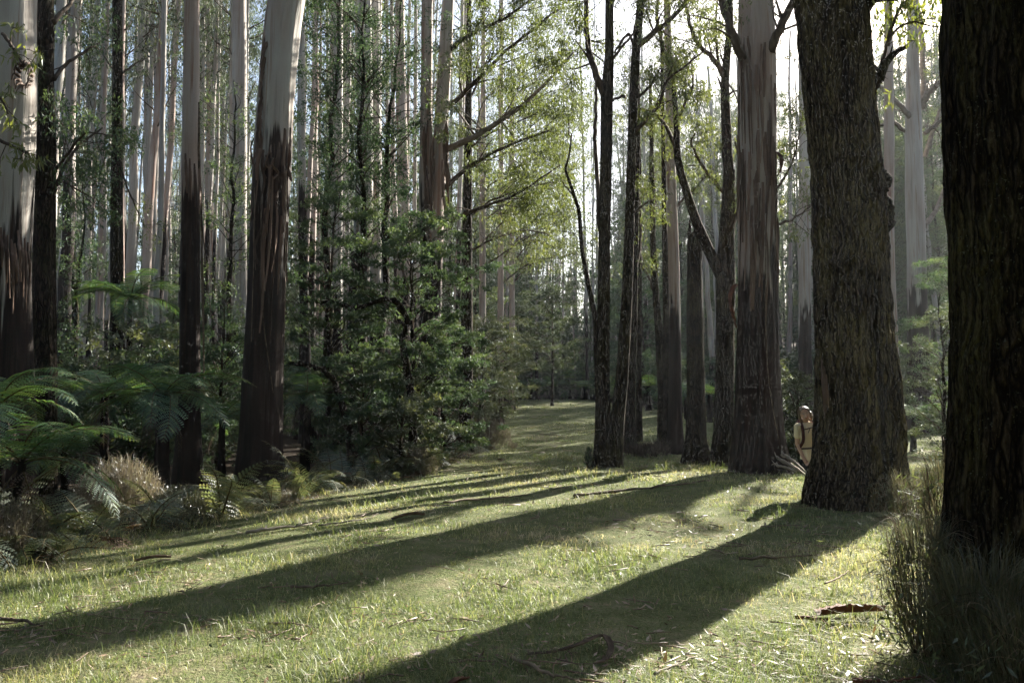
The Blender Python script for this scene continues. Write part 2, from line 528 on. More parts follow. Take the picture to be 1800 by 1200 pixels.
def profile_path(D, prof, H, sink=0.35, top_r=0.55, nvis=40):
    """prof: (px centre, py, px width) from the top of the frame to the base -> world path bottom to top, radii"""
    pts = []; rad = []
    for (px, py, w) in prof:
        p = pix(px, py, D); pts.append(p)
        rad.append(w / FPX * D / 2)
    pts = np.array(pts[::-1]); rad = np.array(rad[::-1])
    zb = gh(pts[0][0], D)
    pts[0, 2] = zb - 0.02 if pts[0, 2] > zb else pts[0, 2]
    first = pts[0].copy(); first[2] = zb - sink
    pts = np.concatenate([[first], pts]); rad = np.concatenate([[rad[0] * 1.05], rad])
    keep = np.concatenate([[True], np.diff(pts[:, 2]) > 0.02]); keep[-1] = True
    pts, rad = pts[keep], rad[keep]
    if H > pts[-1, 2] + 0.5:
        d = pts[-1] - pts[-3]; d = d / d[2]
        d[:2] *= 0.35
        top = pts[-1].copy(); r0 = rad[-1]
        for k in (0.33, 0.66, 1.0):
            pts = np.concatenate([pts, [top + d * (H - top[2]) * k]])
            rad = np.concatenate([rad, [r0 * (1 - (1 - top_r) * k)]])
    zz = np.linspace(pts[0, 2], pts[-1, 2], 240)
    P = np.stack([np.interp(zz, pts[:, 2], pts[:, 0]), np.interp(zz, pts[:, 2], pts[:, 1]), zz], -1)
    R = np.interp(zz, pts[:, 2], rad)
    k = np.ones(9) / 9
    for i in (0, 1):
        P[:, i] = np.convolve(np.pad(P[:, i], 4, 'edge'), k, 'valid')
    R = np.convolve(np.pad(R, 4, 'edge'), k, 'valid')
    return P, R

def point_on(P, z):
    return np.array([np.interp(z, P[:, 2], P[:, i]) for i in range(3)])

def twig_spray(mbb, mbl, path, r0, rng, n, tl, per, L, W, cr, droop=0.6, start=0.3, mat=0, up=0.2, sub=2):
    """side twigs off a limb, each ending in leaf clumps"""
    tips = []
    m = len(path)
    T = unit(np.gradient(path, axis=0))
    for i in range(n):
        t = start + (1 - start) * (i + rng.uniform(0, 1)) / n
        k = min(m - 1, int(t * (m - 1)))
        p = path[k]
        d = unit(T[k] * 0.7 + rng.normal(size=3) * 0.75 + np.array([0, 0, up]))
        l = tl * rng.uniform(0.6, 1.3) * (1.15 - 0.5 * t)
        q = p + d * l * 0.55 + rng.normal(size=3) * 0.06 * l
        e = p + d * l + np.array([0, 0, -0.12 * l]) + rng.normal(size=3) * 0.1 * l
        pts = smooth_path([p, q, e], 6)
        tube(mbb, pts, np.linspace(max(r0 * (1 - t) * 0.5, 0.008), 0.004, 6), 4, mat)
        tips.append(e)
        for s in range(sub):
            d2 = unit(d + rng.normal(size=3) * 0.8)
            b = pts[3 + s % 3]; e2 = b + d2 * l * 0.45
            tube(mbb, smooth_path([b, (b + e2) / 2 + rng.normal(size=3) * 0.04 * l, e2], 4), np.linspace(0.007, 0.003, 4), 3, mat)
            tips.append(e2)
    tips = np.array(tips)
    if per > 0:
        P = clump_points(tips, rng.uniform(0.6, 1.3, len(tips)) * cr, per, rng, 0.8)
        leaves(mbl, P, rng, L, W, droop)
    return tips

def crown_high(rng_seed, n=34, leaf=0.3, per=90):
    rng = RS(rng_seed)
    mbb, mbl = MB(), MB()
    C = []
    for i in range(n):
        a = rng.uniform(0, 6.28); z = rng.uniform(-6, 5)
        r = rng.uniform(1.2, 4.2) * (1 - 0.09 * abs(z))
        c = np.array([math.cos(a) * r, math.sin(a) * r, z]); C.append(c)
        b = np.array([0, 0, max(-9, z - 3.5)])
        tube(mbb, smooth_path([b, b * 0.5 + c * 0.5 + np.array([0, 0, -0.5]), c], 6), np.linspace(0.09, 0.02, 6), 4)
    P = clump_points(np.array(C), rng.uniform(0.7, 1.3, n), per, rng, 0.7)
    leaves(mbl, P, rng, leaf, leaf * 0.25, 0.6)
    return mbb.mesh('high_branches', M['limb']), mbl.mesh('high_crown', M['leaf_gum'])
HIGH = [crown_high(900 + i) for i in range(2)]

def add_high_crown(t, base, P, i):
    top = P[-1] - base
    for nm, me in zip(('branch', 'crown'), HIGH[i % 2]):
        o = link(nm, me, t, tuple(top + np.array([0, 0, 1.0])))
        o.rotation_euler = (0, 0, i * 1.7)

def key_tree(label, D, prof, H=34, stocking=None, mat='gum', nu=32, nv=90, ridge=(18, 0.05, 0.5), lump=0.04, seed=1,
             limbs=(), leafmat='leaf_arch', group=None, crown=True, char=None, flute=0.0, name='gum_tree', cat='tree', limbmat='twig', lseed=None):
    P, R = profile_path(D, prof, H)
    base = np.array([P[0][0], P[0][1], gh(P[0][0], P[0][1])])
    t = thing(name, label, cat, base, 0, group)
    mbt = MB()
    trunk_geo(mbt, P, R, nu, nv, seed, ridge, lump, 0, char, flute)
    tr = link('trunk', mbt.mesh('trunk', M[mat], True, base), t)
    if stocking is not None:
        tr['stocking'] = float(stocking)
    else:
        tr['stocking'] = 0.0
    rng = RS(seed + 500 if lseed is None else lseed)
    mbl = MB()
    for lb in limbs:
        mbb = MB()
        Dl = lb.get('D', D)
        pts = [pix(px, py, Dl + dd) for (px, py, dd) in lb['pts']]
        path = smooth_path(pts, 16)
        path[1:-1] += rng.normal(size=path[1:-1].shape) * 0.008 * D / 15
        w0, w1 = lb['w']
        rr = np.linspace(w0, w1, 16) / FPX * Dl / 2
        tube(mbb, path, rr, 8 if w0 > 8 else 6)
        if lb.get('n', 0):
            twig_spray(mbb, mbl, path, rr[0], rng, lb['n'], lb.get('tl', 1.2), lb.get('per', 30), lb.get('L', 0.13), lb.get('W', 0.03), lb.get('cr', 0.3), lb.get('droop', 0.7), lb.get('start', 0.3), sub=lb.get('sub', 2), up=lb.get('up', 0.2))
        link('branch', mbb.mesh('branch', M[lb.get('mat', limbmat)], True, base), t)
    if mbl.n:
        link('crown', mbl.mesh('crown', M[leafmat], False, base), t)
    if crown and H > 28:
        add_high_crown(t, base, P, seed)
    return t, P, R, base

def bark_strip(t, base, pts, w, seed=0, mat='strip', curl=0.25, n=18):
    """thin curved ribbon of peeled bark"""
    rng = RS(seed)
    path = smooth_path(pts, n)
    T, N, B = frames(path)
    tw = np.cumsum(rng.normal(size=n) * 0.18)
    S = np.cos(tw)[:, None] * N + np.sin(tw)[:, None] * B
    U = np.cross(T, S)
    ww = w * (0.35 + 0.65 * np.sin(np.linspace(0.35, 3.0, n)))[:, None]
    th = 0.006
    a = path - S * ww / 2 + U * ww * curl; b = path + U * 0; c = path + S * ww / 2 + U * ww * curl
    V = np.stack([a, b, c, c + U * th, b + U * th, a + U * th], 1).reshape(-1, 3)
    mb = MB(); mb.add(V, grid_faces(n, 6, True), 0, rng.uniform(0.2, 0.8))
    return link('bark_strip', mb.mesh('bark_strip', M[mat], True, base), t)

def extra_stem(t, base, D, prof, H, mat, seed, nu=26, nv=80, ridge=(14, 0.06, 0.6), lump=0.04, name='stem'):
    P, R = profile_path(D, prof, H)
    mbt = MB(); trunk_geo(mbt, P, R, nu, nv, seed, ridge, lump)
    o = link(name, mbt.mesh(name, M[mat], True, base), t)
    o['stocking'] = 0.0
    return o, P

# ---- T1 pale trunk at the left edge of the frame
t, P, R, b = key_tree('broad smooth pale gum trunk with a knot, dark lower bark, at the left frame edge', 13.0,
    [(24, 0, 76), (22, 150, 80), (19, 300, 78), (14, 405, 76), (12, 500, 78), (10, 600, 84), (8, 720, 96), (6, 800, 120)],
    36, 4.4, 'gum', 64, 220, (22, 0.035, 0.5), 0.05, 11,
    limbs=[dict(pts=[(5, 60, -0.6), (20, 80, -0.9), (30, 95, -1.1), (38, 110, -1.3)], w=(7, 3), n=4, tl=0.35, per=7, L=0.16, W=0.035, cr=0.13, droop=1.0),
           dict(pts=[(-20, 150, -0.6), (0, 170, -1.0), (8, 185, -1.2), (14, 200, -1.4)], w=(7, 3), n=4, tl=0.3, per=7, L=0.16, W=0.035, cr=0.13, droop=1.0),
           dict(pts=[(-20, 235, -0.6), (10, 252, -1.0), (35, 262, -1.2), (50, 270, -1.4)], w=(7, 3), n=5, tl=0.3, per=8, L=0.16, W=0.035, cr=0.14, droop=1.0)],
    leafmat='leaf_gum_near')
mbk = MB()
kp = pix(47, 135, 12.6)
rng = RS(4)
for k in range(14):      # torn knot: ragged bark flakes round a hollow
    a = k / 14 * 6.28
    tube(mbk, smooth_path([kp + np.array([math.cos(a) * 0.1, -0.02, math.sin(a) * 0.17]), kp + np.array([math.cos(a) * 0.13, -0.12, math.sin(a) * 0.22]), kp + np.array([math.cos(a) * 0.11 + rng.normal() * 0.03, -0.16, math.sin(a) * 0.2 - 0.12])], 6), np.linspace(0.035, 0.006, 6), 5, 0, rng.uniform(0, 0.6))
link('knot', mbk.mesh('knot', M['strip'], True, b), t)
for k in range(9):
    px = 2 + k * 6
    z0 = 400 + (k * 37) % 30
    bark_strip(t, b, [pix(px, z0, 12.5), pix(px + 1, z0 + 22, 12.42), pix(px + 3, z0 + 40, 12.35), pix(px + 2 + k % 3, z0 + 70 + 20 * (k % 4), 12.5)], 0.045, 30 + k)

# ---- T2 dark mossy trunk beside it
key_tree('straight dark mossy trunk just right of the leftmost pale trunk', 14.5,
    [(78, 0, 33), (78, 120, 33), (81, 250, 36), (78, 400, 37), (78, 550, 40), (77, 700, 44), (76, 780, 56)], 30, None, 'darkbark', 48, 180, (20, 0.07, 0.9), 0.06, 12,
    limbs=[dict(pts=[(94, 40, 0), (110, 20, 0.3), (125, 5, 0.5), (140, -20, 0.8)], w=(10, 4), n=5, tl=1.2, per=22, L=0.12, W=0.03, cr=0.25),
           dict(pts=[(95, 140, 0), (115, 115, 0.4), (150, 90, 0.8), (175, 75, 1.2)], w=(8, 3), n=6, tl=0.9, per=26, L=0.12, W=0.03, cr=0.25),
           dict(pts=[(96, 330, 0), (115, 290, 0.3), (140, 255, 0.6), (180, 225, 1.0)], w=(7, 3), n=9, tl=0.9, per=40, L=0.1, W=0.03, cr=0.26, start=0.2),
           dict(pts=[(96, 300, 0), (120, 270, -0.3), (150, 235, -0.5), (200, 240, -0.4)], w=(6, 2), n=9, tl=0.9, per=40, L=0.1, W=0.03, cr=0.26, start=0.2),
           dict(pts=[(94, 345, 0), (105, 320, 0.3), (130, 330, 0.6), (165, 350, 0.8)], w=(6, 2), n=7, tl=0.7, per=30, L=0.1, W=0.03, cr=0.25)],
    leafmat='leaf_dark')

# ---- T3 slim reddish-dark trunk behind the tall tree fern
key_tree('slim dark reddish-brown trunk rising behind the tall tree fern at left', 24.0,
    [(206, 0, 18), (206, 130, 18), (206, 250, 20), (205, 400, 22), (206, 520, 23), (206, 640, 26), (205, 745, 34)], 32, None, 'darkbark', 28, 120, (14, 0.06, 0.6), 0.05, 13,
    limbs=[dict(pts=[(214, 130, 0), (230, 118, 0.2), (245, 108, 0.5), (262, 100, 0.6)], w=(4, 1.5), n=3, tl=1.0, per=12, L=0.14, W=0.03, cr=0.3),
           dict(pts=[(214, 300, 0), (230, 345, 0.2), (246, 380, 0.4), (255, 400, 0.6)], w=(4, 1.5), n=4, tl=1.0, per=14, L=0.14, W=0.03, cr=0.3)])

# ---- T4 pale above, black below
t, P, R, b = key_tree('tall trunk pale pinkish above and black below, left of the leaning gum', 15.8,
    [(337, 0, 27), (337, 90, 28), (335, 190, 30), (335, 290, 31), (335, 400, 33), (334, 550, 35), (333, 700, 37), (331, 790, 46), (330, 830, 60)],
    36, 6.0, 'gum_pink', 44, 200, (16, 0.045, 0.5), 0.04, 14)
for k in range(4):
    bark_strip(t, b, [pix(326 + 8 * k, 270 + 9 * k, 15.5), pix(327 + 8 * k, 300 + 9 * k, 15.45), pix(329 + 7 * k, 340 + 12 * k, 15.4)], 0.05, 60 + k)
for k, (x0, x1, y0, y1) in enumerate(((350, 372, 180, 560), (354, 358, 330, 690))):
    bark_strip(t, b, [pix(x0, y0, 15.6), pix(x0 + 2, y0 * 0.6 + y1 * 0.4, 15.5), pix(x1, y1, 15.5)], 0.05, 66 + k, 'stick')

# ---- T5 leaning gum, the largest on the left
t, P, R, b = key_tree('big gum with a grey-white leaning upper trunk and black shaggy lower trunk', 15.4,
    [(514, -60, 66), (502, 0, 67), (492, 80, 66), (485, 160, 66), (481, 230, 66), (479, 290, 68), (474, 380, 68), (470, 500, 68), (464, 620, 70), (461, 720, 73), (457, 800, 78), (454, 850, 90)],
    40, 6.5, 'gum', 80, 300, (24, 0.05, 0.45), 0.05, 15)
rng = RS(15)
for k in range(34):     # shaggy strips hanging at the edge of the rough bark
    px = 446 + 66 * ((k * 0.618) % 1.0)
    off = (px - 479) / 33.0
    front = 15.4 - 0.40 * math.sqrt(max(0.0, 1 - off * off)) - 0.03
    y0 = 250 + 34 * rng.uniform(0, 1) ** 2 + 150 * (rng.uniform(0, 1) < 0.35) * rng.uniform(0, 1) - (40 if px < 462 else 0) - (25 if px > 500 else 0); ln = rng.uniform(40, 260) * rng.uniform(0.4, 1)
    lean = -0.045
    bark_strip(t, b, [pix(px, y0, front), pix(px + lean * ln * 0.3 + rng.normal() * 2, y0 + ln * 0.3, front - 0.04), pix(px + lean * ln * 0.7 + rng.normal() * 3, y0 + ln * 0.7, front - 0.03), pix(px + lean * ln + rng.normal() * 4, y0 + ln, front - 0.05)], rng.uniform(0.025, 0.07), 100 + k)
for k in range(8):
    y0 = 60 + 26 * k
    bark_strip(t, b, [pix(470 - k * 1.6, y0, 15.2), pix(466 - k * 1.8, y0 + 24, 15.1), pix(458 - k * 0.8, y0 + 60, 15.05)], rng.uniform(0.06, 0.12), 140 + k)
for (x0, y0, x1, y1, x2, y2) in ((459, 300, 461, 530, 480, 690), (448, 330, 446, 470, 442, 600), (503, 300, 502, 520, 498, 680)):
    bark_strip(t, b, [pix(x0, y0, 14.98), pix(x1, y1, 14.95), pix(x2, y2, 14.95)], 0.022, x0, 'stick', n=24)

# ---- T6 mid pale trunk between T4 and T5
key_tree('straight grey gum trunk between the pinkish trunk and the leaning gum', 30.0,
    [(421, 0, 25), (421, 150, 26), (421, 300, 26), (420, 450, 27), (420, 560, 28), (419, 680, 30), (418, 740, 40)], 36, 3.4, 'gum', 28, 120, (12, 0.04, 0.5), 0.04, 16)

# ---- T7 twin gum left of the clearing, its limbs sweep over the clearing
tt, P, R, b = key_tree('twin-stemmed shaggy gum whose long limbs sweep right over the clearing', 22.0,
    [(790, -40, 20), (788, 0, 22), (783, 80, 26), (778, 170, 26), (774, 260, 27), (768, 340, 30), (762, 420, 36), (758, 520, 40), (756, 620, 42), (754, 760, 52)],
    36, 5.4, 'gum_pink', 40, 180, (16, 0.07, 0.5), 0.06, 17,
    limbs=[dict(pts=[(785, 262, 0), (850, 232, -0.3), (930, 175, -0.5), (1008, 92, -0.6)], w=(13, 4), n=20, tl=1.5, per=68, L=0.14, W=0.032, cr=0.32, mat='limb', start=0.25),
           dict(pts=[(786, 190, 0), (830, 150, 0.2), (890, 90, 0.4), (985, 15, 0.4)], w=(10, 4), n=18, tl=1.5, per=72, L=0.14, W=0.032, cr=0.32, start=0.2),
           dict(pts=[(782, 330, 0), (830, 290, 0.3), (890, 258, 0.5), (970, 228, 0.6)], w=(9, 3), n=16, tl=1.4, per=68, L=0.14, W=0.032, cr=0.3),
           dict(pts=[(788, 90, 0), (830, 60, -0.4), (890, 30, -0.8), (960, -20, -1.0)], w=(9, 3), n=14, tl=1.4, per=68, L=0.14, W=0.032, cr=0.32),
           dict(pts=[(776, 395, 0), (830, 370, 0.4), (900, 345, 0.8), (985, 290, 1.2)], w=(8, 3), n=12, tl=1.4, per=60, L=0.14, W=0.032, cr=0.3),
           dict(pts=[(790, 40, 0), (800, -10, 0.3), (840, -60, 0.6), (900, -110, 1.0)], w=(9, 3), n=10, tl=1.4, per=68, L=0.14, W=0.032, cr=0.32)])
extra_stem(tt, b, 22.0, [(752, -40, 20), (751, 0, 22), (750, 120, 22), (749, 250, 23), (747, 340, 24), (752, 430, 28), (754, 520, 32), (755, 700, 36)], 33, 'gum_pink', 18)['stocking' if False else 0]['stocking'] = 7.4
for k in range(16):
    rng = RS(200 + k)
    px = rng.uniform(742, 788); y0 = rng.uniform(170, 330)
    bark_strip(tt, b, [pix(px, y0, 21.55), pix(px + rng.normal() * 3, y0 + 45, 21.45), pix(px + rng.normal() * 5, y0 + rng.uniform(80, 150), 21.5)], rng.uniform(0.05, 0.12), 220 + k)

# ---- T8, T9 mid trunks behind the understorey
key_tree('reddish shaggy gum trunk left of the twin-stemmed gum', 29.0,
    [(703, 0, 18), (704, 140, 19), (707, 260, 21), (710, 400, 23), (708, 560, 25), (706, 700, 30)], 34, 6.0, 'gum_pink', 26, 110, (12, 0.07, 0.6), 0.05, 19)
key_tree('thick trunk half hidden in dark leaves, black below and mottled above', 25.0,
    [(640, 0, 26), (640, 100, 28), (642, 250, 30), (640, 380, 33), (630, 520, 36), (626, 640, 38), (624, 760, 48)], 34, 6.6, 'gum', 34, 140, (14, 0.05, 0.5), 0.05, 20)
key_tree('smooth grey gum trunk with dark base behind the crooked black bough', 28.0,
    [(594, 0, 17), (594, 150, 18), (593, 300, 19), (592, 430, 20), (592, 560, 21), (592, 720, 26)], 34, 5.0, 'gum', 26, 110, (12, 0.04, 0.5), 0.04, 21)
key_tree('slim pale gum trunk with long hanging bark ribbon right of the thick hidden trunk', 26.0,
    [(660, 0, 14), (661, 200, 15), (660, 400, 18), (660, 560, 20), (660, 620, 22), (660, 760, 28)], 33, 4.2, 'gum', 26, 110, (12, 0.04, 0.5), 0.04, 22)

# ---- T10, T11 trunks on the left border of the clearing
key_tree('slim black trunk at the left border of the clearing', 24.5,
    [(824, 120, 12), (823, 250, 15), (822, 350, 17), (821, 500, 20), (820, 650, 24), (819, 760, 28), (818, 800, 36)], 16, None, 'darkbark', 30, 120, (14, 0.06, 0.6), 0.05, 23,
    limbs=[dict(pts=[(826, 260, 0), (860, 235, 0.5), (910, 215, 1.0), (960, 190, 1.5)], w=(5, 2), n=14, tl=1.5, per=30, L=0.14, W=0.03, cr=0.32, start=0.15),
           dict(pts=[(826, 380, 0), (870, 350, 0.5), (930, 330, 1.0), (990, 318, 1.5)], w=(5, 2), n=14, tl=1.4, per=28, L=0.14, W=0.03, cr=0.32, start=0.15),
           dict(pts=[(826, 440, 0), (870, 420, 0.5), (920, 405, 0.9), (965, 412, 1.3)], w=(4, 2), n=12, tl=1.2, per=22, L=0.13, W=0.03, cr=0.3, start=0.15),
           dict(pts=[(824, 180, 0), (850, 130, 0.5), (890, 110, 1.0), (940, 90, 1.5)], w=(5, 2), n=12, tl=1.4, per=30, L=0.14, W=0.03, cr=0.32, start=0.15)])
def sweeper(label, px, D, wb, ys, seed, reach, n=14, matl='gum_pink', stock=2.0, top=-40, per=42, H=26):
    lim = []
    rng = RS(seed)
    for i, y in enumerate(ys):
        rx = reach * rng.uniform(0.7, 1.15)
        lim.append(dict(pts=[(px, y, 0), (px + rx * 0.3, y - 22 - rng.uniform(0, 18), 0.4), (px + rx * 0.65, y - 40 - rng.uniform(0, 25), 0.9), (px + rx, y - 48 - rng.uniform(0, 40), rng.uniform(0.6, 2.0))],
                        w=(3.5, 1.3), n=n, tl=1.9, per=per, L=0.17, W=0.038, cr=0.42, start=0.2))
    return key_tree(label, D, [(px + 2, top, wb * 0.5), (px + 1, 200, wb * 0.75), (px, 450, wb * 0.9), (px, 620, wb), (px - 1, 705, wb * 1.35)], H, stock, matl, 20, 80, (10, 0.06, 0.6), 0.05, seed, limbs=lim, crown=False)
sweeper('slender gum with fine limbs arching right, nearest behind the slim black border trunk', 848, 31, 13, (470, 425, 390, 340, 290, 240, 180, 120, 60), 24, 150, stock=None)
sweeper('slender gum with pinkish bark and arching limbs beside the far left lawn edge', 880, 37, 12, (500, 460, 420, 370, 320, 260, 200), 25, 130, stock=1.0)
sweeper('slender pale gum with arching limbs, closest to the far end of the clearing', 900, 44, 11, (500, 460, 430, 390, 350, 310), 26, 110, stock=0.8, top=150, H=20)

# ---- thin crooked sapling left of the twin-stemmed dark tree
key_tree('thin crooked bare sapling curving up beside the dark twin-stemmed tree', 23.0,
    [(1005, 235, 3), (1000, 280, 4), (992, 295, 5), (1003, 325, 6), (1018, 370, 7), (1023, 440, 8), (1034, 500, 9), (1047, 560, 10), (1052, 700, 12), (1053, 800, 16)], 9.3, None, 'darkbark', 12, 90, (8, 0.05, 1.0), 0.03, 27,
    limbs=[dict(pts=[(1008, 345, 0), (995, 328, 0.1), (985, 316, 0.2), (975, 312, 0.3)], w=(3, 1), n=2, tl=0.5, per=8, L=0.12, W=0.03, cr=0.2),
           dict(pts=[(1003, 250, 0), (1000, 215, 0), (1008, 190, 0.1), (1004, 165, 0.2)], w=(3, 1), n=4, tl=0.6, per=10, L=0.12, W=0.03, cr=0.22)], crown=False)

# ---- T12 dark twin-stemmed tree on the lawn
tt, P, R, b = key_tree('dark twin-stemmed tree standing in the middle of the lawn', 19.6,
    [(1071, -60, 14), (1071, 0, 15), (1071, 100, 17), (1067, 160, 23), (1065, 300, 22), (1063, 400, 22), (1060, 600, 24), (1060, 700, 27), (1061, 780, 33), (1063, 812, 44), (1064, 822, 52)], 17, None, 'moss', 44, 220, (16, 0.09, 0.8), 0.05, 28, flute=0.12,
    limbs=[dict(pts=[(1064, 170, 0), (1046, 125, 0), (1034, 80, 0.1), (1031, 0, 0.3), (1040, -60, 0.3)], w=(14, 7), n=13, tl=1.3, per=41, L=0.12, W=0.03, cr=0.28),
           dict(pts=[(1076, 105, 0), (1095, 80, -0.3), (1112, 60, -0.5), (1120, 20, -0.5)], w=(6, 3), n=3, tl=0.8, per=32, L=0.12, W=0.03, cr=0.25),
           dict(pts=[(1046, 250, 0.2), (1049, 300, 0.2), (1052, 360, 0.2), (1056, 420, 0)], w=(7, 9), n=0),
           dict(pts=[(1048, 140, 0.2), (1047, 200, 0.2), (1046, 250, 0.2)], w=(5, 7), n=0),
           dict(pts=[(1071, 20, 0), (1085, -20, 0), (1110, -60, 0), (1140, -90, 0)], w=(10, 4), n=13, tl=1.3, per=44, L=0.12, W=0.03, cr=0.28)], crown=False, limbmat='twig')
o, P2 = extra_stem(tt, b, 19.6, [(1140, -60, 12), (1127, 0, 14), (1118, 90, 17), (1114, 170, 17), (1111, 250, 17), (1108, 350, 17), (1104, 480, 19), (1100, 560, 21), (1094, 660, 23), (1085, 740, 27), (1078, 800, 36)], 16, 'moss', 29)
def add_limbs(t, base, D, limbs, seed, leafmat='leaf_arch', limbmat='twig'):
    rng = RS(seed); mbl = MB()
    for lb in limbs:
        mbb = MB()
        path = smooth_path([pix(px, py, D + dd) for (px, py, dd) in lb['pts']], 16)
        path[1:-1] += rng.normal(size=path[1:-1].shape) * 0.008 * D / 15
        rr = np.linspace(lb['w'][0], lb['w'][1], 16) / FPX * D / 2
        tube(mbb, path, rr, 8 if lb['w'][0] > 8 else 6)
        if lb.get('n', 0):
            twig_spray(mbb, mbl, path, rr[0], rng, lb['n'], lb.get('tl', 1.2), lb.get('per', 30), lb.get('L', 0.13), lb.get('W', 0.03), lb.get('cr', 0.3), lb.get('droop', 0.7), lb.get('start', 0.3), up=lb.get('up', 0.2))
        link('branch', mbb.mesh('branch', M[lb.get('mat', limbmat)], True, base), t)
    if mbl.n:
        link('crown', mbl.mesh('crown', M[leafmat], False, base), t)
add_limbs(tt, b, 19.6, [
    dict(pts=[(1120, 82, 0), (1150, 58, -0.2), (1185, 28, -0.4), (1225, -15, -0.5)], w=(12, 6), n=13, tl=1.2, per=38, cr=0.26, L=0.11),
    dict(pts=[(1112, 180, 0), (1130, 165, 0.1), (1150, 140, 0.2), (1160, 120, 0.3)], w=(7, 3), n=8, tl=0.8, per=35, cr=0.25, L=0.11),
    dict(pts=[(1110, 235, 0), (1135, 212, -0.2), (1160, 178, -0.3), (1175, 140, -0.4), (1235, 92, -0.5)], w=(9, 3), n=15, tl=1.0, per=41, cr=0.25, L=0.11),
    dict(pts=[(1100, 170, 0), (1085, 172, 0.1), (1076, 178, 0.2)], w=(6, 4), n=0),
    dict(pts=[(1117, 90, 0), (1105, 60, 0.2), (1085, 85, 0.4), (1075, 115, 0.5)], w=(6, 3), n=3, tl=0.6, per=25, cr=0.25, L=0.11),
    dict(pts=[(1107, 380, 0), (1125, 365, 0.3), (1140, 355, 0.5), (1152, 350, 0.8)], w=(5, 2), n=6, tl=0.6, per=25, cr=0.25, L=0.11)], 31)

# ---- T13, T14 slim dark trunks behind
key_tree('slim dark trunk with a root bulge just right of the twin-stemmed dark tree', 25.0,
    [(1122, 250, 8), (1118, 380, 11), (1114, 500, 14), (1111, 620, 16), (1108, 720, 18), (1107, 772, 24), (1108, 782, 34)], 12.5, None, 'darkbark', 22, 100, (12, 0.07, 0.8), 0.06, 32,
    limbs=[dict(pts=[(1116, 470, 0), (1124, 440, 0.1), (1126, 400, 0.3), (1124, 340, 0.4)], w=(6, 3), n=10, tl=0.8, per=22, cr=0.28)], crown=False)
key_tree('thinner dark stem tucked behind the slim trunk with a root bulge', 29.0,
    [(1126, 420, 6), (1124, 560, 8), (1123, 660, 10), (1123, 757, 14)], 11, None, 'darkbark', 16, 80, (10, 0.07, 0.8), 0.06, 33, crown=False)
key_tree('slim grey-brown forked trunk left of the reddish-topped gum', 27.0,
    [(1146, 300, 9), (1148, 430, 11), (1153, 520, 13), (1160, 600, 16), (1165, 690, 19), (1166, 765, 24)], 13, None, 'moss', 22, 100, (12, 0.08, 0.8), 0.05, 34,
    limbs=[dict(pts=[(1152, 520, 0), (1142, 490, 0.2), (1130, 470, 0.4), (1122, 440, 0.5)], w=(6, 3), n=8, tl=0.9, per=32, cr=0.3),
           dict(pts=[(1146, 400, 0), (1152, 340, 0.2), (1146, 290, 0.4), (1150, 240, 0.5)], w=(6, 3), n=13, tl=0.9, per=38, cr=0.3)], crown=False)
key_tree('straight gum with orange-red bark above its black base, middle of the right-hand group', 24.5,
    [(1174, 60, 13), (1176, 150, 15), (1178, 250, 17), (1181, 350, 18), (1184, 450, 20), (1186, 560, 21), (1187, 680, 23), (1187, 770, 27), (1187, 792, 38)], 34, 4.0, 'gum_pink', 28, 140, (14, 0.05, 0.5), 0.04, 35,
    limbs=[dict(pts=[(1180, 380, 0), (1200, 350, 0.3), (1225, 330, 0.6), (1245, 300, 0.8)], w=(5, 2), n=10, tl=0.9, per=28, cr=0.3)])
key_tree('slim black trunk touching the left side of the orange-red gum', 26.0,
    [(1168, 380, 10), (1170, 480, 12), (1172, 600, 14), (1173, 700, 15), (1173, 775, 20)], 14, None, 'darkbark', 18, 90, (10, 0.07, 0.8), 0.05, 36, crown=False)
# ---- T15 broken grey-green stump trunk
key_tree('snapped-off grey-green mossy trunk with flared roots', 21.5,
    [(1219, 412, 20), (1221, 430, 27), (1222, 500, 29), (1222, 600, 31), (1222, 700, 34), (1222, 770, 40), (1223, 797, 52), (1223, 806, 66)], 6.2, None, 'moss', 40, 160, (14, 0.12, 0.6), 0.08, 37, crown=False, flute=0.18,
    limbs=[dict(pts=[(1213, 440, 0), (1212, 405, 0), (1213, 385, 0)], w=(10, 2), mat='darkbark'), dict(pts=[(1222, 440, -0.1), (1223, 395, -0.1), (1221, 365, -0.1)], w=(14, 2), mat='darkbark'), dict(pts=[(1230, 440, 0), (1232, 410, 0), (1231, 398, 0)], w=(11, 2), mat='darkbark')])
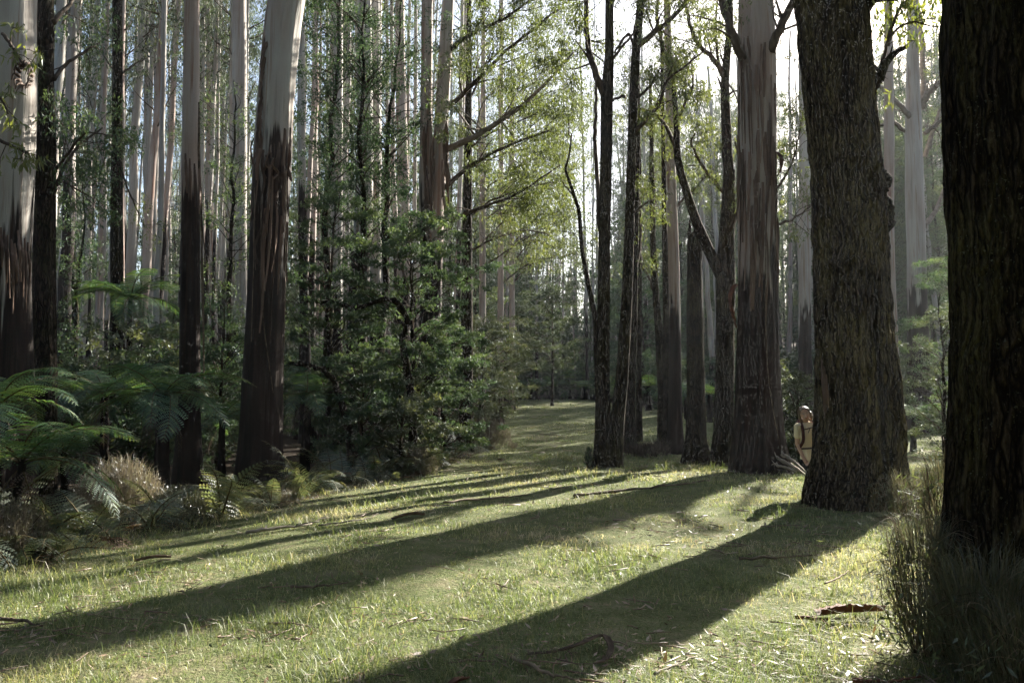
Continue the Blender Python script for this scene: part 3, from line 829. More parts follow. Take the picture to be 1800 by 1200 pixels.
# ---- T16 forked crooked black tree
tt, P, R, b = key_tree('crooked forked black tree left of the biggest red-grey gum', 21.0,
    [(1282, 300, 22), (1280, 370, 27), (1277, 430, 30), (1276, 490, 38), (1275, 560, 34), (1273, 680, 34), (1272, 760, 38), (1272, 808, 54)], 7.6, None, 'moss', 40, 160, (14, 0.09, 0.7), 0.06, 38, crown=False, flute=0.12,
    limbs=[dict(pts=[(1270, 490, 0), (1250, 450, -0.1), (1225, 395, -0.2), (1207, 340, -0.3), (1192, 280, -0.3), (1188, 210, -0.3), (1180, 120, -0.2)], w=(22, 8), n=0, mat='darkbark'),
           dict(pts=[(1190, 270, -0.3), (1172, 225, -0.3), (1150, 200, -0.3), (1118, 190, -0.3)], w=(8, 3), n=11, tl=0.8, per=41, cr=0.26, L=0.11),
           dict(pts=[(1189, 215, -0.3), (1205, 180, -0.2), (1218, 150, 0), (1215, 110, 0.2)], w=(6, 3), n=11, tl=0.8, per=41, cr=0.26, L=0.11),
           dict(pts=[(1180, 130, -0.2), (1165, 80, -0.2), (1155, 30, 0), (1160, -40, 0)], w=(9, 4), n=13, tl=1.1, per=38, cr=0.26, L=0.11),
           dict(pts=[(1281, 300, 0), (1276, 200, 0.1), (1275, 130, 0.2), (1282, 60, 0.2), (1284, -40, 0.2)], w=(20, 10), mat='darkbark', n=10, tl=1.2, per=38, cr=0.26, L=0.11),
           dict(pts=[(1274, 138, 0.2), (1255, 105, 0.1), (1230, 80, 0), (1212, 40, 0), (1200, -30, 0)], w=(11, 5), n=15, tl=1.1, per=41, cr=0.26, L=0.11),
           dict(pts=[(1276, 150, 0.2), (1262, 100, 0.3), (1258, 50, 0.4), (1262, -10, 0.5)], w=(7, 3), n=10, tl=1.1, per=38, cr=0.26, L=0.11),
           dict(pts=[(1274, 340, 0), (1240, 300, 0.3), (1216, 255, 0.5), (1222, 235, 0.6)], w=(7, 3), n=13, tl=0.8, per=41, cr=0.26, L=0.11),
           dict(pts=[(1268, 420, 0), (1295, 380, -0.3), (1300, 300, -0.3), (1292, 250, -0.2)], w=(8, 3), n=8, tl=0.8, per=38, cr=0.26, L=0.11)])

# ---- T17 biggest red-grey gum on the right of the lawn
t, P, R, b = key_tree('massive gum with red and grey ribbon bark, dark below, hanging strips', 18.2,
    [(1328, -60, 60), (1328, 0, 62), (1330, 80, 69), (1330, 200, 69), (1330, 320, 70), (1331, 450, 71), (1332, 600, 74), (1333, 700, 78), (1333, 770, 90), (1333, 815, 106), (1333, 836, 124)],
    40, 4.7, 'gum_pink', 90, 320, (26, 0.06, 0.4), 0.05, 39, flute=0.06,
    limbs=[dict(pts=[(1306, 105, -0.3), (1290, 65, -0.5), (1274, 20, -0.6), (1262, -40, -0.6)], w=(17, 12), n=10, tl=1.2, per=24, cr=0.28),
           dict(pts=[(1354, 92, -0.3), (1368, 55, -0.5), (1386, 20, -0.6), (1410, -30, -0.6)], w=(18, 12), n=10, tl=1.2, per=24, cr=0.28),
           dict(pts=[(1366, 330, 0), (1385, 300, 0.3), (1400, 260, 0.6), (1412, 190, 0.8)], w=(5, 2), n=15, tl=0.9, per=24, cr=0.28),
           dict(pts=[(1366, 395, 0), (1395, 385, 0.3), (1412, 372, 0.6), (1430, 360, 0.8)], w=(5, 2), n=11, tl=0.8, per=20, cr=0.28)])
rng = RS(39)
for k in range(46):
    px = 1296 + 70 * ((k * 0.618 + 0.13) % 1.0)
    off = (px - 1331) / 36.0
    front = 18.2 - 0.47 * math.sqrt(max(0.0, 1 - off * off)) - 0.03
    y0 = rng.uniform(60, 430); ln = rng.uniform(60, 190)
    bark_strip(t, b, [pix(px, y0, front), pix(px + rng.normal() * 1.5, y0 + ln * 0.4, front - 0.03), pix(px + rng.normal() * 2.5, y0 + ln, front - 0.04)], rng.uniform(0.03, 0.1), 300 + k)
bark_strip(t, b, [pix(1346, 430, 17.65), pix(1345, 560, 17.6), pix(1352, 680, 17.55), pix(1374, 800, 17.55)], 0.035, 360, 'stick', n=30)
bark_strip(t, b, [pix(1362, 250, 17.8), pix(1364, 330, 17.7), pix(1363, 420, 17.7), pix(1362, 480, 17.7)], 0.03, 361, 'stick', n=24)
for k in range(5):
    bark_strip(t, b, [pix(1296, 500, 17.9), pix(1288 - k, 505 + 4 * k, 17.8), pix(1282 + k, 525 + 5 * k, 17.75), pix(1291 + k, 552 + 6 * k, 17.8)], 0.07, 370 + k, 'redbark')
bark_strip(t, b, [pix(1364, 268, 17.9), pix(1373, 278, 17.8), pix(1370, 300, 17.8), pix(1364, 312, 17.9)], 0.09, 380, 'redbark')

# ---- T18 thin grey gum in the gap behind the person
key_tree('smooth grey-white gum trunk with dark base in the gap above the person', 34.0,
    [(1414, 200, 19), (1414, 300, 20), (1414, 420, 21), (1415, 520, 22), (1415, 620, 23), (1415, 715, 30)], 34, 4.9, 'gum', 26, 110, (12, 0.04, 0.5), 0.04, 40)

# ---- T19 mossy giant in front of the person
def hollow(TH, S):
    a = np.abs(((TH - math.radians(-53)) + np.pi) % (2 * np.pi) - np.pi)
    w = 0.30 * np.clip((2.75 - S) / 1.6, 0, 1) + 0.02
    m = sstep((w - a) / 0.12 + 0.3) * (S > 0.5) * (S < 2.75) * sstep((S - 0.45) / 0.3)
    a2 = np.abs(((TH - math.radians(-78)) + np.pi) % (2 * np.pi) - np.pi)
    m2 = sstep((0.14 - a2 + 0.08 * (vnoise(S * 2, S * 0, 8) - 0.5)) / 0.08) * (S < 3.9) * (S > 0.6)
    a3 = np.abs(((TH - math.radians(-100)) + np.pi) % (2 * np.pi) - np.pi)
    m3 = sstep((0.12 - a3 + 0.1 * (vnoise(S * 3, S * 0, 9) - 0.5)) / 0.1) * sstep((S - 5.2) / 0.5) * (S < 7.6)
    return -0.28 * m - 0.05 * m2 - 0.03 * m3, np.maximum.reduce([m, m2 * 0.9, m3 * 0.86])
t, P, R, b = key_tree('giant mossy rough-barked trunk with a burnt hollow, the person peering round it', 12.4,
    [(1448, -80, 132), (1459, 0, 132), (1466, 80, 128), (1474, 170, 126), (1484, 260, 122), (1494, 360, 128), (1499, 450, 132), (1501, 540, 132), (1503, 620, 138), (1509, 700, 148), (1511, 770, 156), (1507, 830, 166), (1500, 870, 178), (1496, 890, 190)],
    34, None, 'moss_giant', 200, 560, (40, 0.1, 1.3), 0.06, 41, char=hollow, flute=0.06,
    limbs=[dict(pts=[(1528, 158, -0.1), (1545, 140, -0.2), (1556, 112, -0.3), (1572, 95, -0.3), (1596, 80, -0.4)], w=(22, 7), n=5, tl=0.5, per=0, mat='darkbark'),
           dict(pts=[(1550, 122, -0.25), (1556, 90, -0.3), (1570, 60, -0.4), (1600, 40, -0.5), (1650, 48, -0.6)], w=(8, 2), n=12, tl=0.6, per=9, L=0.14, W=0.035, cr=0.18, droop=1.1),
           dict(pts=[(1560, 80, -0.3), (1570, 40, -0.3), (1590, 5, -0.4), (1630, -30, -0.5)], w=(8, 3), n=12, tl=0.6, per=10, L=0.14, W=0.035, cr=0.18, droop=1.1),
           dict(pts=[(1512, 30, 0), (1530, 5, -0.3), (1545, -15, -0.4), (1565, -30, -0.4)], w=(24, 8), n=8, tl=0.5, per=10, L=0.14, W=0.035, cr=0.18, droop=1.1, mat='darkbark')],
    leafmat='leaf_gum_near')
mbk = MB(); rng = RS(77)
for (px, py, w, hgt) in ((1562, 370, 0.1, 0.3), (1563, 320, 0.06, 0.2), (1566, 390, 0.07, 0.22)):   # burls on the right edge
    c = pix(px - 9, py, 12.4)
    tube(mbk, smooth_path([c + np.array([0, 0, hgt]), c + np.array([0.05, -0.05, 0]), c + np.array([0.0, 0, -hgt])], 14), w * np.sin(np.linspace(0.15, 3.0, 14)) + 0.01 * rng.normal(size=14), 10)
link('burl', mbk.mesh('burl', M['moss'], True, b), t)
for k in range(3):
    bark_strip(t, b, [pix(1444 + 4 * k, 630 + 14 * k, 11.86), pix(1446 + 4 * k, 670 + 10 * k, 11.83), pix(1450 + 3 * k, 735 - 9 * k, 11.82)], 0.035, 390 + k, 'strip')

# ---- T20 pale gum with many limbs at the right
t, P, R, b = key_tree('hazy pale gum forking into several limbs, right of the mossy giant', 34.0,
    [(1604, -40, 16), (1604, 60, 20), (1605, 150, 24), (1606, 250, 30), (1608, 350, 33), (1611, 460, 33), (1613, 560, 35), (1614, 660, 38), (1614, 745, 50)],
    36, 6.4, 'gum', 40, 160, (16, 0.06, 0.5), 0.05, 42,
    limbs=[dict(pts=[(1614, 225, 0), (1590, 195, -0.2), (1565, 170, -0.3), (1545, 150, -0.4)], w=(11, 6), n=4, tl=1.0, per=14, mat='limb'),
           dict(pts=[(1612, 210, 0), (1622, 160, 0.2), (1622, 80, 0.3), (1612, 0, 0.4)], w=(12, 7), n=5, tl=1.2, per=28, mat='limb'),
           dict(pts=[(1618, 190, 0), (1632, 165, -0.3), (1652, 145, -0.5), (1680, 125, -0.6)], w=(13, 7), n=5, tl=1.0, per=24, mat='limb'),
           dict(pts=[(1626, 275, 0.3), (1640, 230, 0.4), (1655, 190, 0.5), (1672, 150, 0.5)], w=(9, 6), n=3, tl=1.0, per=20, mat='limb'),
           dict(pts=[(1600, 240, 0), (1580, 222, 0.3), (1565, 214, 0.5), (1545, 222, 0.5)], w=(9, 5), n=3, tl=0.9, per=12),
           dict(pts=[(1625, 235, 0), (1645, 220, 0.2), (1665, 205, 0.4), (1690, 200, 0.5)], w=(8, 4), n=4, tl=0.9, per=14),
           dict(pts=[(1624, 400, 0), (1645, 370, 0.3), (1662, 330, 0.5), (1680, 310, 0.6)], w=(9, 5), n=4, tl=0.9, per=12, mat='limb')])
key_tree('slim pinkish gum trunk squeezed between the mossy giant and the pale forked gum', 30.0,
    [(1562, -20, 14), (1562, 120, 16), (1563, 250, 18), (1562, 380, 18), (1566, 520, 18), (1572, 640, 19), (1575, 730, 26)], 33, 0.5, 'gum_pink', 22, 110, (12, 0.05, 0.5), 0.04, 43)

# ---- T21 near trunk filling the right edge
t21, P21, R21, b21 = key_tree('dark mossy trunk filling the right edge, nearest to the camera', 5.2,
    [(1788, -120, 240), (1788, 0, 242), (1790, 200, 242), (1793, 400, 232), (1796, 550, 230), (1798, 700, 240), (1800, 850, 250), (1800, 980, 268), (1800, 1100, 300), (1800, 1160, 330)],
    30, None, 'moss', 230, 560, (46, 0.06, 1.8), 0.05, 44, flute=0.08)

# ------------------------------------------------------------------ understorey trees and far stands (built once per kind, copied as individuals)
def hits_lit_lawn(x, y, z, r=0.0):
    """does something at this point shade the sunlit front of the clearing?"""
    k = (z) / math.tan(SUN_EL)
    sx = x - math.sin(SUN_AZ) * k; sy = y - math.cos(SUN_AZ) * k
    return (-10 - r < sx < 9 + r) and (2 < sy < 18 + r)

def hits_far_lawn(x, y, z):
    k = z / math.tan(SUN_EL)
    sx = x - math.sin(SUN_AZ) * k; sy = y - math.cos(SUN_AZ) * k
    return (-1 < sx < 7) and (24 < sy < 58)

def clump_tree(seed, H, z0, rx, nclump, per, L, W, cr, trunk_r, flat=0.55, droop=0.4, shape='cone', lean=0.0, mult=1, leafmat='leaf_dark', barkmat='darkbark', skew=(0, 0)):
    """trunk mesh, bough mesh, leaf mesh of an understorey tree standing at the origin"""
    rng = RS(seed)
    zz = np.linspace(-0.3, H, 26)
    wob = np.stack([np.cumsum(rng.normal(size=26)) * 0.035 * H / 8, np.cumsum(rng.normal(size=26)) * 0.035 * H / 8, zz], -1)
    wob[:, 0] += lean * np.maximum(zz, 0) / H
    wob[:, :2] -= wob[1, :2]
    mt = MB()
    trunk_geo(mt, wob, np.interp(zz, [0, 0.3, H], [trunk_r * 1.5, trunk_r, trunk_r * 0.15]), 12, 40, seed, (8, 0.08, 0.7), 0.06)
    mbb, mbl = MB(), MB()
    C = []
    for i in range(nclump):
        t = rng.uniform(0, 1)
        z = z0 + (H - z0) * t
        if shape == 'cone':
            rm = rx * (1 - 0.65 * t)
        elif shape == 'dome':
            rm = rx * math.sqrt(max(0.05, 1 - (2 * t - 1) ** 2 * 0.8))
        else:
            rm = rx * (0.45 + 0.55 * t)
        a = rng.uniform(0, 6.28); r = rm * math.sqrt(rng.uniform(0.05, 1))
        ax = point_on(wob, z)
        c = np.array([ax[0] + math.cos(a) * r + skew[0] * t, ax[1] + math.sin(a) * r + skew[1] * t, z + rng.normal() * 0.15])
        C.append(c)
        zb = max(0.4, z - r * rng.uniform(0.1, 0.7) - 0.2)
        b0 = point_on(wob, zb)
        mid = b0 * 0.45 + c * 0.55 + rng.normal(size=3) * 0.12 * max(r, 0.4) + np.array([0, 0, 0.1 * r])
        rb = max(0.012, trunk_r * 0.22 * (1 - 0.6 * t))
        tube(mbb, smooth_path([b0, mid, c], 7), np.linspace(rb, 0.007, 7), 4, 0, rng.uniform(0.2, 0.7))
    C = np.array(C)
    # each clump is several sub-clumps so the crown breaks into sprays with gaps
    sub = np.repeat(C, 4, axis=0) + rng.normal(size=(len(C) * 4, 3)) * cr * np.array([0.7, 0.7, 0.22])
    P = clump_points(sub, rng.uniform(0.3, 0.62, len(sub)) * cr, max(2, per // 4), rng, flat * 0.75)
    leaves(mbl, P, rng, L, W, droop * 0.4, 0, np.clip(np.repeat(rng.uniform(0, 1, len(sub)), max(2, per // 4)) * 0.6 + rng.uniform(0, 0.4, len(P)), 0, 1), 0.6)
    return (mt.mesh('trunk', M[barkmat], True), mbb.mesh('branch', M['twig'], True), mbl.mesh('crown', M[leafmat], False))

def place(meshes, name, label, cat, x, y, s=1.0, rz=0.0, group=None, names=('trunk', 'branch', 'crown'), sz=None, stocking=0.0):
    t = thing(name, label, cat, (x, y, gh(x, y)), rz, group)
    t.scale = (s, s, sz if sz else s)
    for nm, me in zip(names, meshes):
        o = link(nm, me, t)
        if nm == 'trunk':
            o['stocking'] = float(stocking)
        else:
            o['kind'] = 'stuff'
    return t

# near, individual understorey trees on the left of the clearing
near_us = [
 # label, px, D, H, z0, rx, nclump, per, L, W, cr, seed, shape, leaf, skew
 ('dense dark-leaved tree bulging toward the lawn in front of the twin-stemmed gum', 725, 18.6, 6.0, 1.6, 1.7, 70, 240, 0.085, 0.032, 0.42, 601, 'dome', 'leaf_dark', (0.4, 0)),
 ('dark leafy understorey tree right behind the leaning gum', 575, 18.0, 6.4, 1.2, 1.5, 60, 220, 0.085, 0.032, 0.42, 602, 'dome', 'leaf_dark', (0, 0)),
 ('tall leafy understorey tree reaching the top of the frame right of the leaning gum', 630, 20.0, 13.5, 5.2, 1.7, 70, 220, 0.095, 0.034, 0.5, 603, 'col', 'leaf_dark', (0, 0)),
 ('second tall leafy tree with tiered sprays, beside the thick hidden trunk', 672, 22.0, 14.0, 5.5, 1.5, 60, 220, 0.1, 0.036, 0.5, 604, 'col', 'leaf_dark', (0, 0)),
 ('leafy tree hanging into the top of the frame behind the leaning gum', 548, 21.0, 14.5, 7.0, 1.5, 55, 200, 0.1, 0.036, 0.5, 605, 'col', 'leaf_dark', (0, 0)),
 ('bushy small tree at the lawn edge beneath the slim black border trunk', 775, 20.0, 3.4, 0.3, 1.25, 50, 220, 0.08, 0.03, 0.36, 606, 'dome', 'leaf_dark', (0, 0)),
 ('airy grey-green small tree with bare lower stem by the far lawn edge', 868, 34.0, 4.6, 1.2, 1.7, 60, 180, 0.11, 0.036, 0.45, 607, 'dome', 'leaf_bush', (0.3, 0)),
 ('grey-green bushy tree behind the slim black border trunk', 840, 28.0, 4.4, 0.7, 1.7, 60, 200, 0.1, 0.034, 0.45, 608, 'dome', 'leaf_bush', (0, 0)),
 ('yellow-green small tree standing over the far end of the lawn', 970, 52.0, 8.6, 2.4, 2.6, 60, 180, 0.15, 0.05, 0.7, 609, 'dome', 'leaf_gum', (0.5, 0)),
 ('low leafy shrub between the leaning gum and the dense dark tree', 640, 17.0, 2.4, 0.15, 1.2, 44, 200, 0.08, 0.03, 0.36, 610, 'dome', 'leaf_dark', (0, 0)),
 ('low dark shrub at the lawn edge under the dense dark tree', 705, 17.2, 1.9, 0.1, 1.1, 40, 200, 0.08, 0.03, 0.34, 611, 'dome', 'leaf_bush', (0, 0)),
 ('leafy shrub behind the pinkish black-based trunk', 385, 20.0, 4.0, 0.4, 1.3, 46, 190, 0.09, 0.034, 0.4, 612, 'dome', 'leaf_dark', (0, 0)),
 ('slender leafy tree between the dark mossy trunk and the tall tree fern', 128, 26.0, 9.0, 1.2, 1.1, 50, 150, 0.09, 0.032, 0.4, 613, 'col', 'leaf_dark', (0, 0)),
 ('leafy sapling screen right of the tall tree fern', 290, 26.0, 4.6, 0.4, 1.2, 44, 150, 0.09, 0.032, 0.4, 614, 'dome', 'leaf_dark', (0, 0)),
 ('leafy tree crown between the pinkish trunk and the grey straight gum', 395, 26.0, 12.5, 3.5, 1.8, 55, 180, 0.11, 0.036, 0.55, 615, 'col', 'leaf_dark', (0, 0)),
 ('dark round shrub behind the person', 1400, 19.5, 2.3, 0.2, 0.9, 36, 180, 0.08, 0.03, 0.34, 616, 'dome', 'leaf_bush', (0, 0)),
 ('fine-leaved shrub between the mossy giant and the near right trunk', 1655, 19.0, 4.2, 0.3, 1.1, 40, 140, 0.08, 0.026, 0.4, 617, 'dome', 'leaf_bush', (0, 0)),
 ('dark-leaved small tree right of the pale forked gum', 1690, 24.0, 6.0, 0.6, 1.6, 44, 150, 0.1, 0.03, 0.45, 618, 'dome', 'leaf_dark', (0, 0)),
]
for (lab, px, D, H, z0, rx, nc, per, L, W, cr, seed, shp, lm, sk) in near_us:
    me = clump_tree(seed, H, z0, rx, int(nc * (1.15 if shp == 'dome' else 0.8)), int(per * (1.5 if shp == 'dome' else 1.0)), L, W, cr * (0.95 if shp == 'dome' else 1.15), 0.035 + 0.007 * H, 0.55 if shp == 'dome' else 1.1, shape=shp, leafmat=lm, skew=sk)
    place(me, 'understorey_tree' if H > 3 else 'shrub', lab, 'tree' if H > 3 else 'shrub', xat(px, D), D)

# the crooked black boughs in front of the dark trees, parts of one small dead tree each
def bough(label, D, pts, w, seed, twigs=8):
    path = smooth_path([pix(px, py, D + dd) for (px, py, dd) in pts], 30)
    rng = RS(seed)
    path[2:-2] += rng.normal(size=path[2:-2].shape) * 0.012
    p0 = path[0]
    g0 = np.array([p0[0] + 0.25, p0[1] + 0.3, gh(p0[0], p0[1])])
    t = thing('bare_tree', label, 'tree', g0)
    mbt = MB()
    tube(mbt, smooth_path([g0 + np.array([0, 0, -0.2]), g0 * 0.5 + p0 * 0.5 + np.array([0.1, 0.1, 0]), p0 + np.array([0.02, 0, 0.05])], 14), np.linspace(w[0] * 1.5, w[0] * 1.1, 14) / FPX * D / 2, 10)
    link('trunk', mbt.mesh('trunk', M['darkbark'], True, g0), t)
    mbb, mbl = MB(), MB()
    tube(mbb, path, np.linspace(w[0], w[1], 30) / FPX * D / 2 * (1 + 0.15 * rng.normal(size=30)), 8)
    twig_spray(mbb, mbl, path, 0.05, rng, twigs, 0.7, 10, 0.08, 0.03, 0.18, 0.3)
    link('branch', mbb.mesh('branch', M['darkbark'], True, g0), t)
    link('crown', mbl.mesh('crown', M['leaf_dark'], False, g0), t)
bough('crooked black bough reaching left across the dark understorey', 17.2, [(705, 600, 0.2), (716, 560, 0.1), (690, 527, 0), (660, 530, 0), (625, 541, 0), (590, 532, -0.1), (560, 530, -0.1), (530, 527, -0.1)], (11, 5), 701)
bough('bent mossy bare bough above the fern right of the leaning gum', 16.2, [(592, 690, 0.2), (585, 665, 0.1), (560, 648, 0), (535, 641, 0), (505, 638, -0.1)], (11, 6), 702, 3)

# far kinds
GB = []      # tall gums: trunk, branch, crown
for i in range(4):
    rng = RS(800 + i)
    H = 36
    zz = np.linspace(-0.4, H, 30)
    wob = np.stack([np.cumsum(rng.normal(size=30)) * 0.05, np.cumsum(rng.normal(size=30)) * 0.05, zz], -1); wob[:, :2] -= wob[1, :2]
    mt = MB(); trunk_geo(mt, wob, np.interp(zz, [-0.4, 0.5, 2, H], [0.44, 0.34, 0.28, 0.1]), 14, 70, 810 + i, (9, 0.05, 0.4), 0.05)
    mbb, mbl = MB(), MB(); C = []
    for k in range(30):
        z = rng.uniform(15, 37); r = rng.uniform(0.6, 3.4) * (0.7 + 0.3 * (z > 20)); a = rng.uniform(0, 6.28)
        b0 = point_on(wob, max(5, z - r * rng.uniform(0.4, 1.2)))
        c = np.array([b0[0] + math.cos(a) * r, b0[1] + math.sin(a) * r, z]); C.append(c)
        tube(mbb, smooth_path([b0, (b0 + c) / 2 + rng.normal(size=3) * 0.25, c], 6), np.linspace(0.05, 0.012, 6), 4)
    C = np.array(C); sub = np.repeat(C, 3, axis=0) + rng.normal(size=(len(C) * 3, 3)) * 0.7
    leaves(mbl, clump_points(sub, rng.uniform(0.4, 0.8, len(sub)), 34, rng, 0.7), rng, 0.24, 0.06, 0.6)
    GB.append((mt.mesh('trunk', M['gum'], True), mbb.mesh('branch', M['twig'], True), mbl.mesh('crown', M['leaf_gum'], False), mt.mesh('trunk', M['gum_pink'], True)))
UB = [clump_tree(840 + i, 11.5, 1.5, 2.4, 62, 150, 0.17, 0.055, 0.75, 0.1, shape=('dome', 'col', 'cone', 'col')[i], leafmat=('leaf_dark', 'leaf_gum', 'leaf_dark', 'leaf_gum')[i]) for i in range(4)]
MC = [clump_tree(880 + i, 20.0, 5.0, 3.2, 88, 130, 0.2, 0.058, 0.85, 0.14, shape=('col', 'dome')[i], leafmat='leaf_gum', droop=1.2) for i in range(2)]
SB = [clump_tree(860 + i, 3.0, 0.1, 1.7, 40, 130, 0.13, 0.045, 0.5, 0.04, shape='dome', leafmat=('leaf_bush', 'leaf_dark')[i]) for i in range(2)]

taken = [(o.location.x, o.location.y, 0.9) for o in COL.objects if o.parent is None and o.get('category') == 'tree']
def free(x, y, d):
    return all((x - a) ** 2 + (y - c) ** 2 > max(d, r) ** 2 for a, c, r in taken)

REG = [  # px range, where (for the label)
    (-80, 60, 'behind the leftmost pale trunk'),
    (60, 130, 'behind the dark mossy trunk'),
    (130, 220, 'behind the tall tree fern'),
    (220, 330, 'left of the pinkish trunk'),
    (330, 450, 'left of the leaning gum'),
    (450, 570, 'right of the leaning gum'),
    (570, 740, 'left of the twin-stemmed gum'),
    (740, 840, 'right of the twin-stemmed gum'),
    (840, 930, 'behind the left lawn border'),
    (930, 1060, 'beyond the far lawn end'),
    (1060, 1180, 'behind the dark twin-stemmed tree'),
    (1180, 1300, 'behind the crooked forked tree'),
    (1300, 1440, 'past the massive gum'),
    (1440, 1570, 'behind the mossy giant'),
    (1570, 1690, 'right of the mossy giant'),
    (1690, 2000, 'behind the near right trunk')]
def where(px):
    for a, c, w in REG:
        if a <= px < c:
            return w
    return REG[0][2] if px < 0 else REG[-1][2]

FAR = []
rng = RS(42)
def scatter(n, Dlo, Dhi, fn, mind, pxlo=-60, pxhi=1860, power=1.0, margin=1.2):
    made = 0; tries = 0
    while made < n and tries < n * 40:
        tries += 1
        D = Dlo + (Dhi - Dlo) * rng.uniform(0, 1) ** power
        px = rng.uniform(pxlo, pxhi)
        x = xat(px, D)
        if lawn_mask(x, D) > -margin or not free(x, D, mind):
            continue
        if fn(px, x, D):
            taken.append((x, D, mind)); made += 1
    return made

def far_gum(px, x, D):
    i = rng.randint(4); s = rng.uniform(0.6, 1.15)
    if 950 < px < 1075:
        s *= 0.55           # the gap in the canopy over the clearing
    stock = rng.choice([0.6, 2.5, 4.0, 6.0, 9.0])
    pinkish = rng.uniform() < 0.28
    me = GB[i]
    tone = 'reddish' if pinkish else 'pale grey'
    dark = 'with black lower bark ' if stock > 3.5 else ''
    c = x - D * math.tan(SUN_AZ)
    if D < 66 and (-6.2 < c < 0.8 or -14.5 < c < -9.8):
        return False        # would lay a trunk shadow over the sunlit front of the clearing
    if D < 45 and -27.5 < c < -25.0:
        return False        # keeps the tall tree fern in the sun
    szz = rng.uniform(0.9, 1.15)
    tilt_ = rng.normal(size=2) * 0.022
    if px > 1040:
        szz = min(szz, (D - 21) / 1.47 / 37)
        if szz < 0.45:
            return False
    skip = any(hits_lit_lawn(x, D, z * szz, 2.0) for z in (14, 20, 26, 32, 36)) or (px > 1040 and sum(hits_far_lawn(x, D, z * szz) for z in (16, 20, 25, 30, 36)) > 1)
    m = (me[3] if pinkish else me[0],) + (() if skip else (me[1], me[2]))
    FAR.append((px, where(px), 'gum', tone + (' black-based' if dark else ''),
    place(m, 'gum_tree', 'slim gum', 'tree', x, D, s * rng.uniform(0.5, 0.9), rng.uniform(0, 6.28), 'far gums ' + where(px), sz=szz, stocking=stock)))
    FAR[-1][4].rotation_euler = (tilt_[0], tilt_[1], rng.uniform(0, 6.28))
    return True
def far_under(px, x, D):
    i = rng.randint(4); s = rng.uniform(0.6, 1.35)
    if 950 < px < 1075:
        s = min(s, 0.75)
    if any(hits_lit_lawn(x, D, z * s, 1.5) for z in (3, 6, 9, 11)):
        return False
    if any(hits_far_lawn(x, D, z * s) for z in (4, 8, 11)) and rng.uniform() < 0.9:
        return False
    tone = 'dark green' if i in (0, 2) else 'yellow-green'
    FAR.append((px, where(px), 'leafy tree', tone, place(UB[i], 'understorey_tree', 'leafy tree', 'tree', x, D, s, rng.uniform(0, 6.28), 'understorey trees ' + where(px), sz=s * rng.uniform(0.9, 1.2))))
    return True
def mid_canopy(px, x, D):
    sz_ = rng.uniform(0.8, 1.35) if D < 65 else rng.uniform(1.2, 2.0)
    if px > 1040:
        sz_ = min(sz_, (D - 21) / 1.47 / 21)
    if 955 < px < 1070 or sz_ < 0.5:
        return False
    if any(hits_lit_lawn(x, D, z * sz_, 1.5) for z in (6, 10, 14, 18, 20)):
        return False
    if any(hits_far_lawn(x, D, z * sz_) for z in (7, 11, 15, 20)) and rng.uniform() < 0.93:
        return False
    FAR.append((px, where(px), 'leafy tree', 'tall pale-leaved', place(MC[rng.randint(2)], 'understorey_tree', 'leafy tree', 'tree', x, D, rng.uniform(0.75, 1.1), rng.uniform(0, 6.28), 'understorey trees ' + where(px), sz=sz_)))
    return True
def far_shrub(px, x, D):
    s = rng.uniform(0.6, 1.3)
    FAR.append((px, where(px), 'shrub', 'low', place(SB[rng.randint(2)], 'shrub', 'low shrub', 'shrub', x, D, s, rng.uniform(0, 6.28), 'forest floor shrubs ' + where(px))))
    return True
scatter(105, 26, 62, far_gum, 1.1, -60, 740)
scatter(40, 60, 120, far_gum, 1.6, -60, 900)
scatter(26, 30, 110, far_gum, 2.0, 740, 1060)
scatter(60, 40, 110, far_gum, 1.6, 1060, 1860)
scatter(22, 50, 105, far_gum, 1.6, 1290, 1690)
scatter(34, 30, 80, far_under, 2.0, -60, 740)
scatter(34, 36, 110, far_under, 2.4, 740, 1320)
scatter(30, 63, 85, far_under, 2.2, 880, 1300)
scatter(24, 60, 76, far_shrub, 1.5, 900, 1300, margin=0.6)
scatter(36, 24, 100, far_under, 2.2, 1320, 1860)
scatter(44, 44, 105, mid_canopy, 2.4, 1040, 1700)
scatter(26, 66, 108, mid_canopy, 2.0, 1075, 1690)
scatter(20, 42, 85, mid_canopy, 2.6, -40, 950)
scatter(12, 30, 46, mid_canopy, 2.6, 60, 560)
scatter(60, 18, 60, far_shrub, 1.2, -60, 900)
scatter(50, 34, 90, far_shrub, 1.4, 880, 1860, margin=0.4)

ORD = ['first', 'second', 'third', 'fourth', 'fifth', 'sixth', 'seventh', 'eighth', 'ninth', 'tenth', 'eleventh', 'twelfth', 'thirteenth', 'fourteenth', 'fifteenth', 'sixteenth', 'seventeenth', 'eighteenth', 'nineteenth', 'twentieth']
fam = {}
for px, w, kind, tone, o in FAR:
    fam.setdefault((w, kind, tone), []).append((px, o))
for (w, kind, tone), li in fam.items():
    li.sort(key=lambda q: q[0])
    for k, (px, o) in enumerate(li):
        noun = {'gum': 'slim %s far gum' % tone, 'leafy tree': '%s far leafy tree' % tone, 'shrub': 'low forest floor shrub'}[kind]
        if len(li) == 1:
            o['label'] = 'lone ' + noun + ' ' + w
        else:
            o['label'] = '%s %s from the left, %s' % (ORD[k], noun, w)

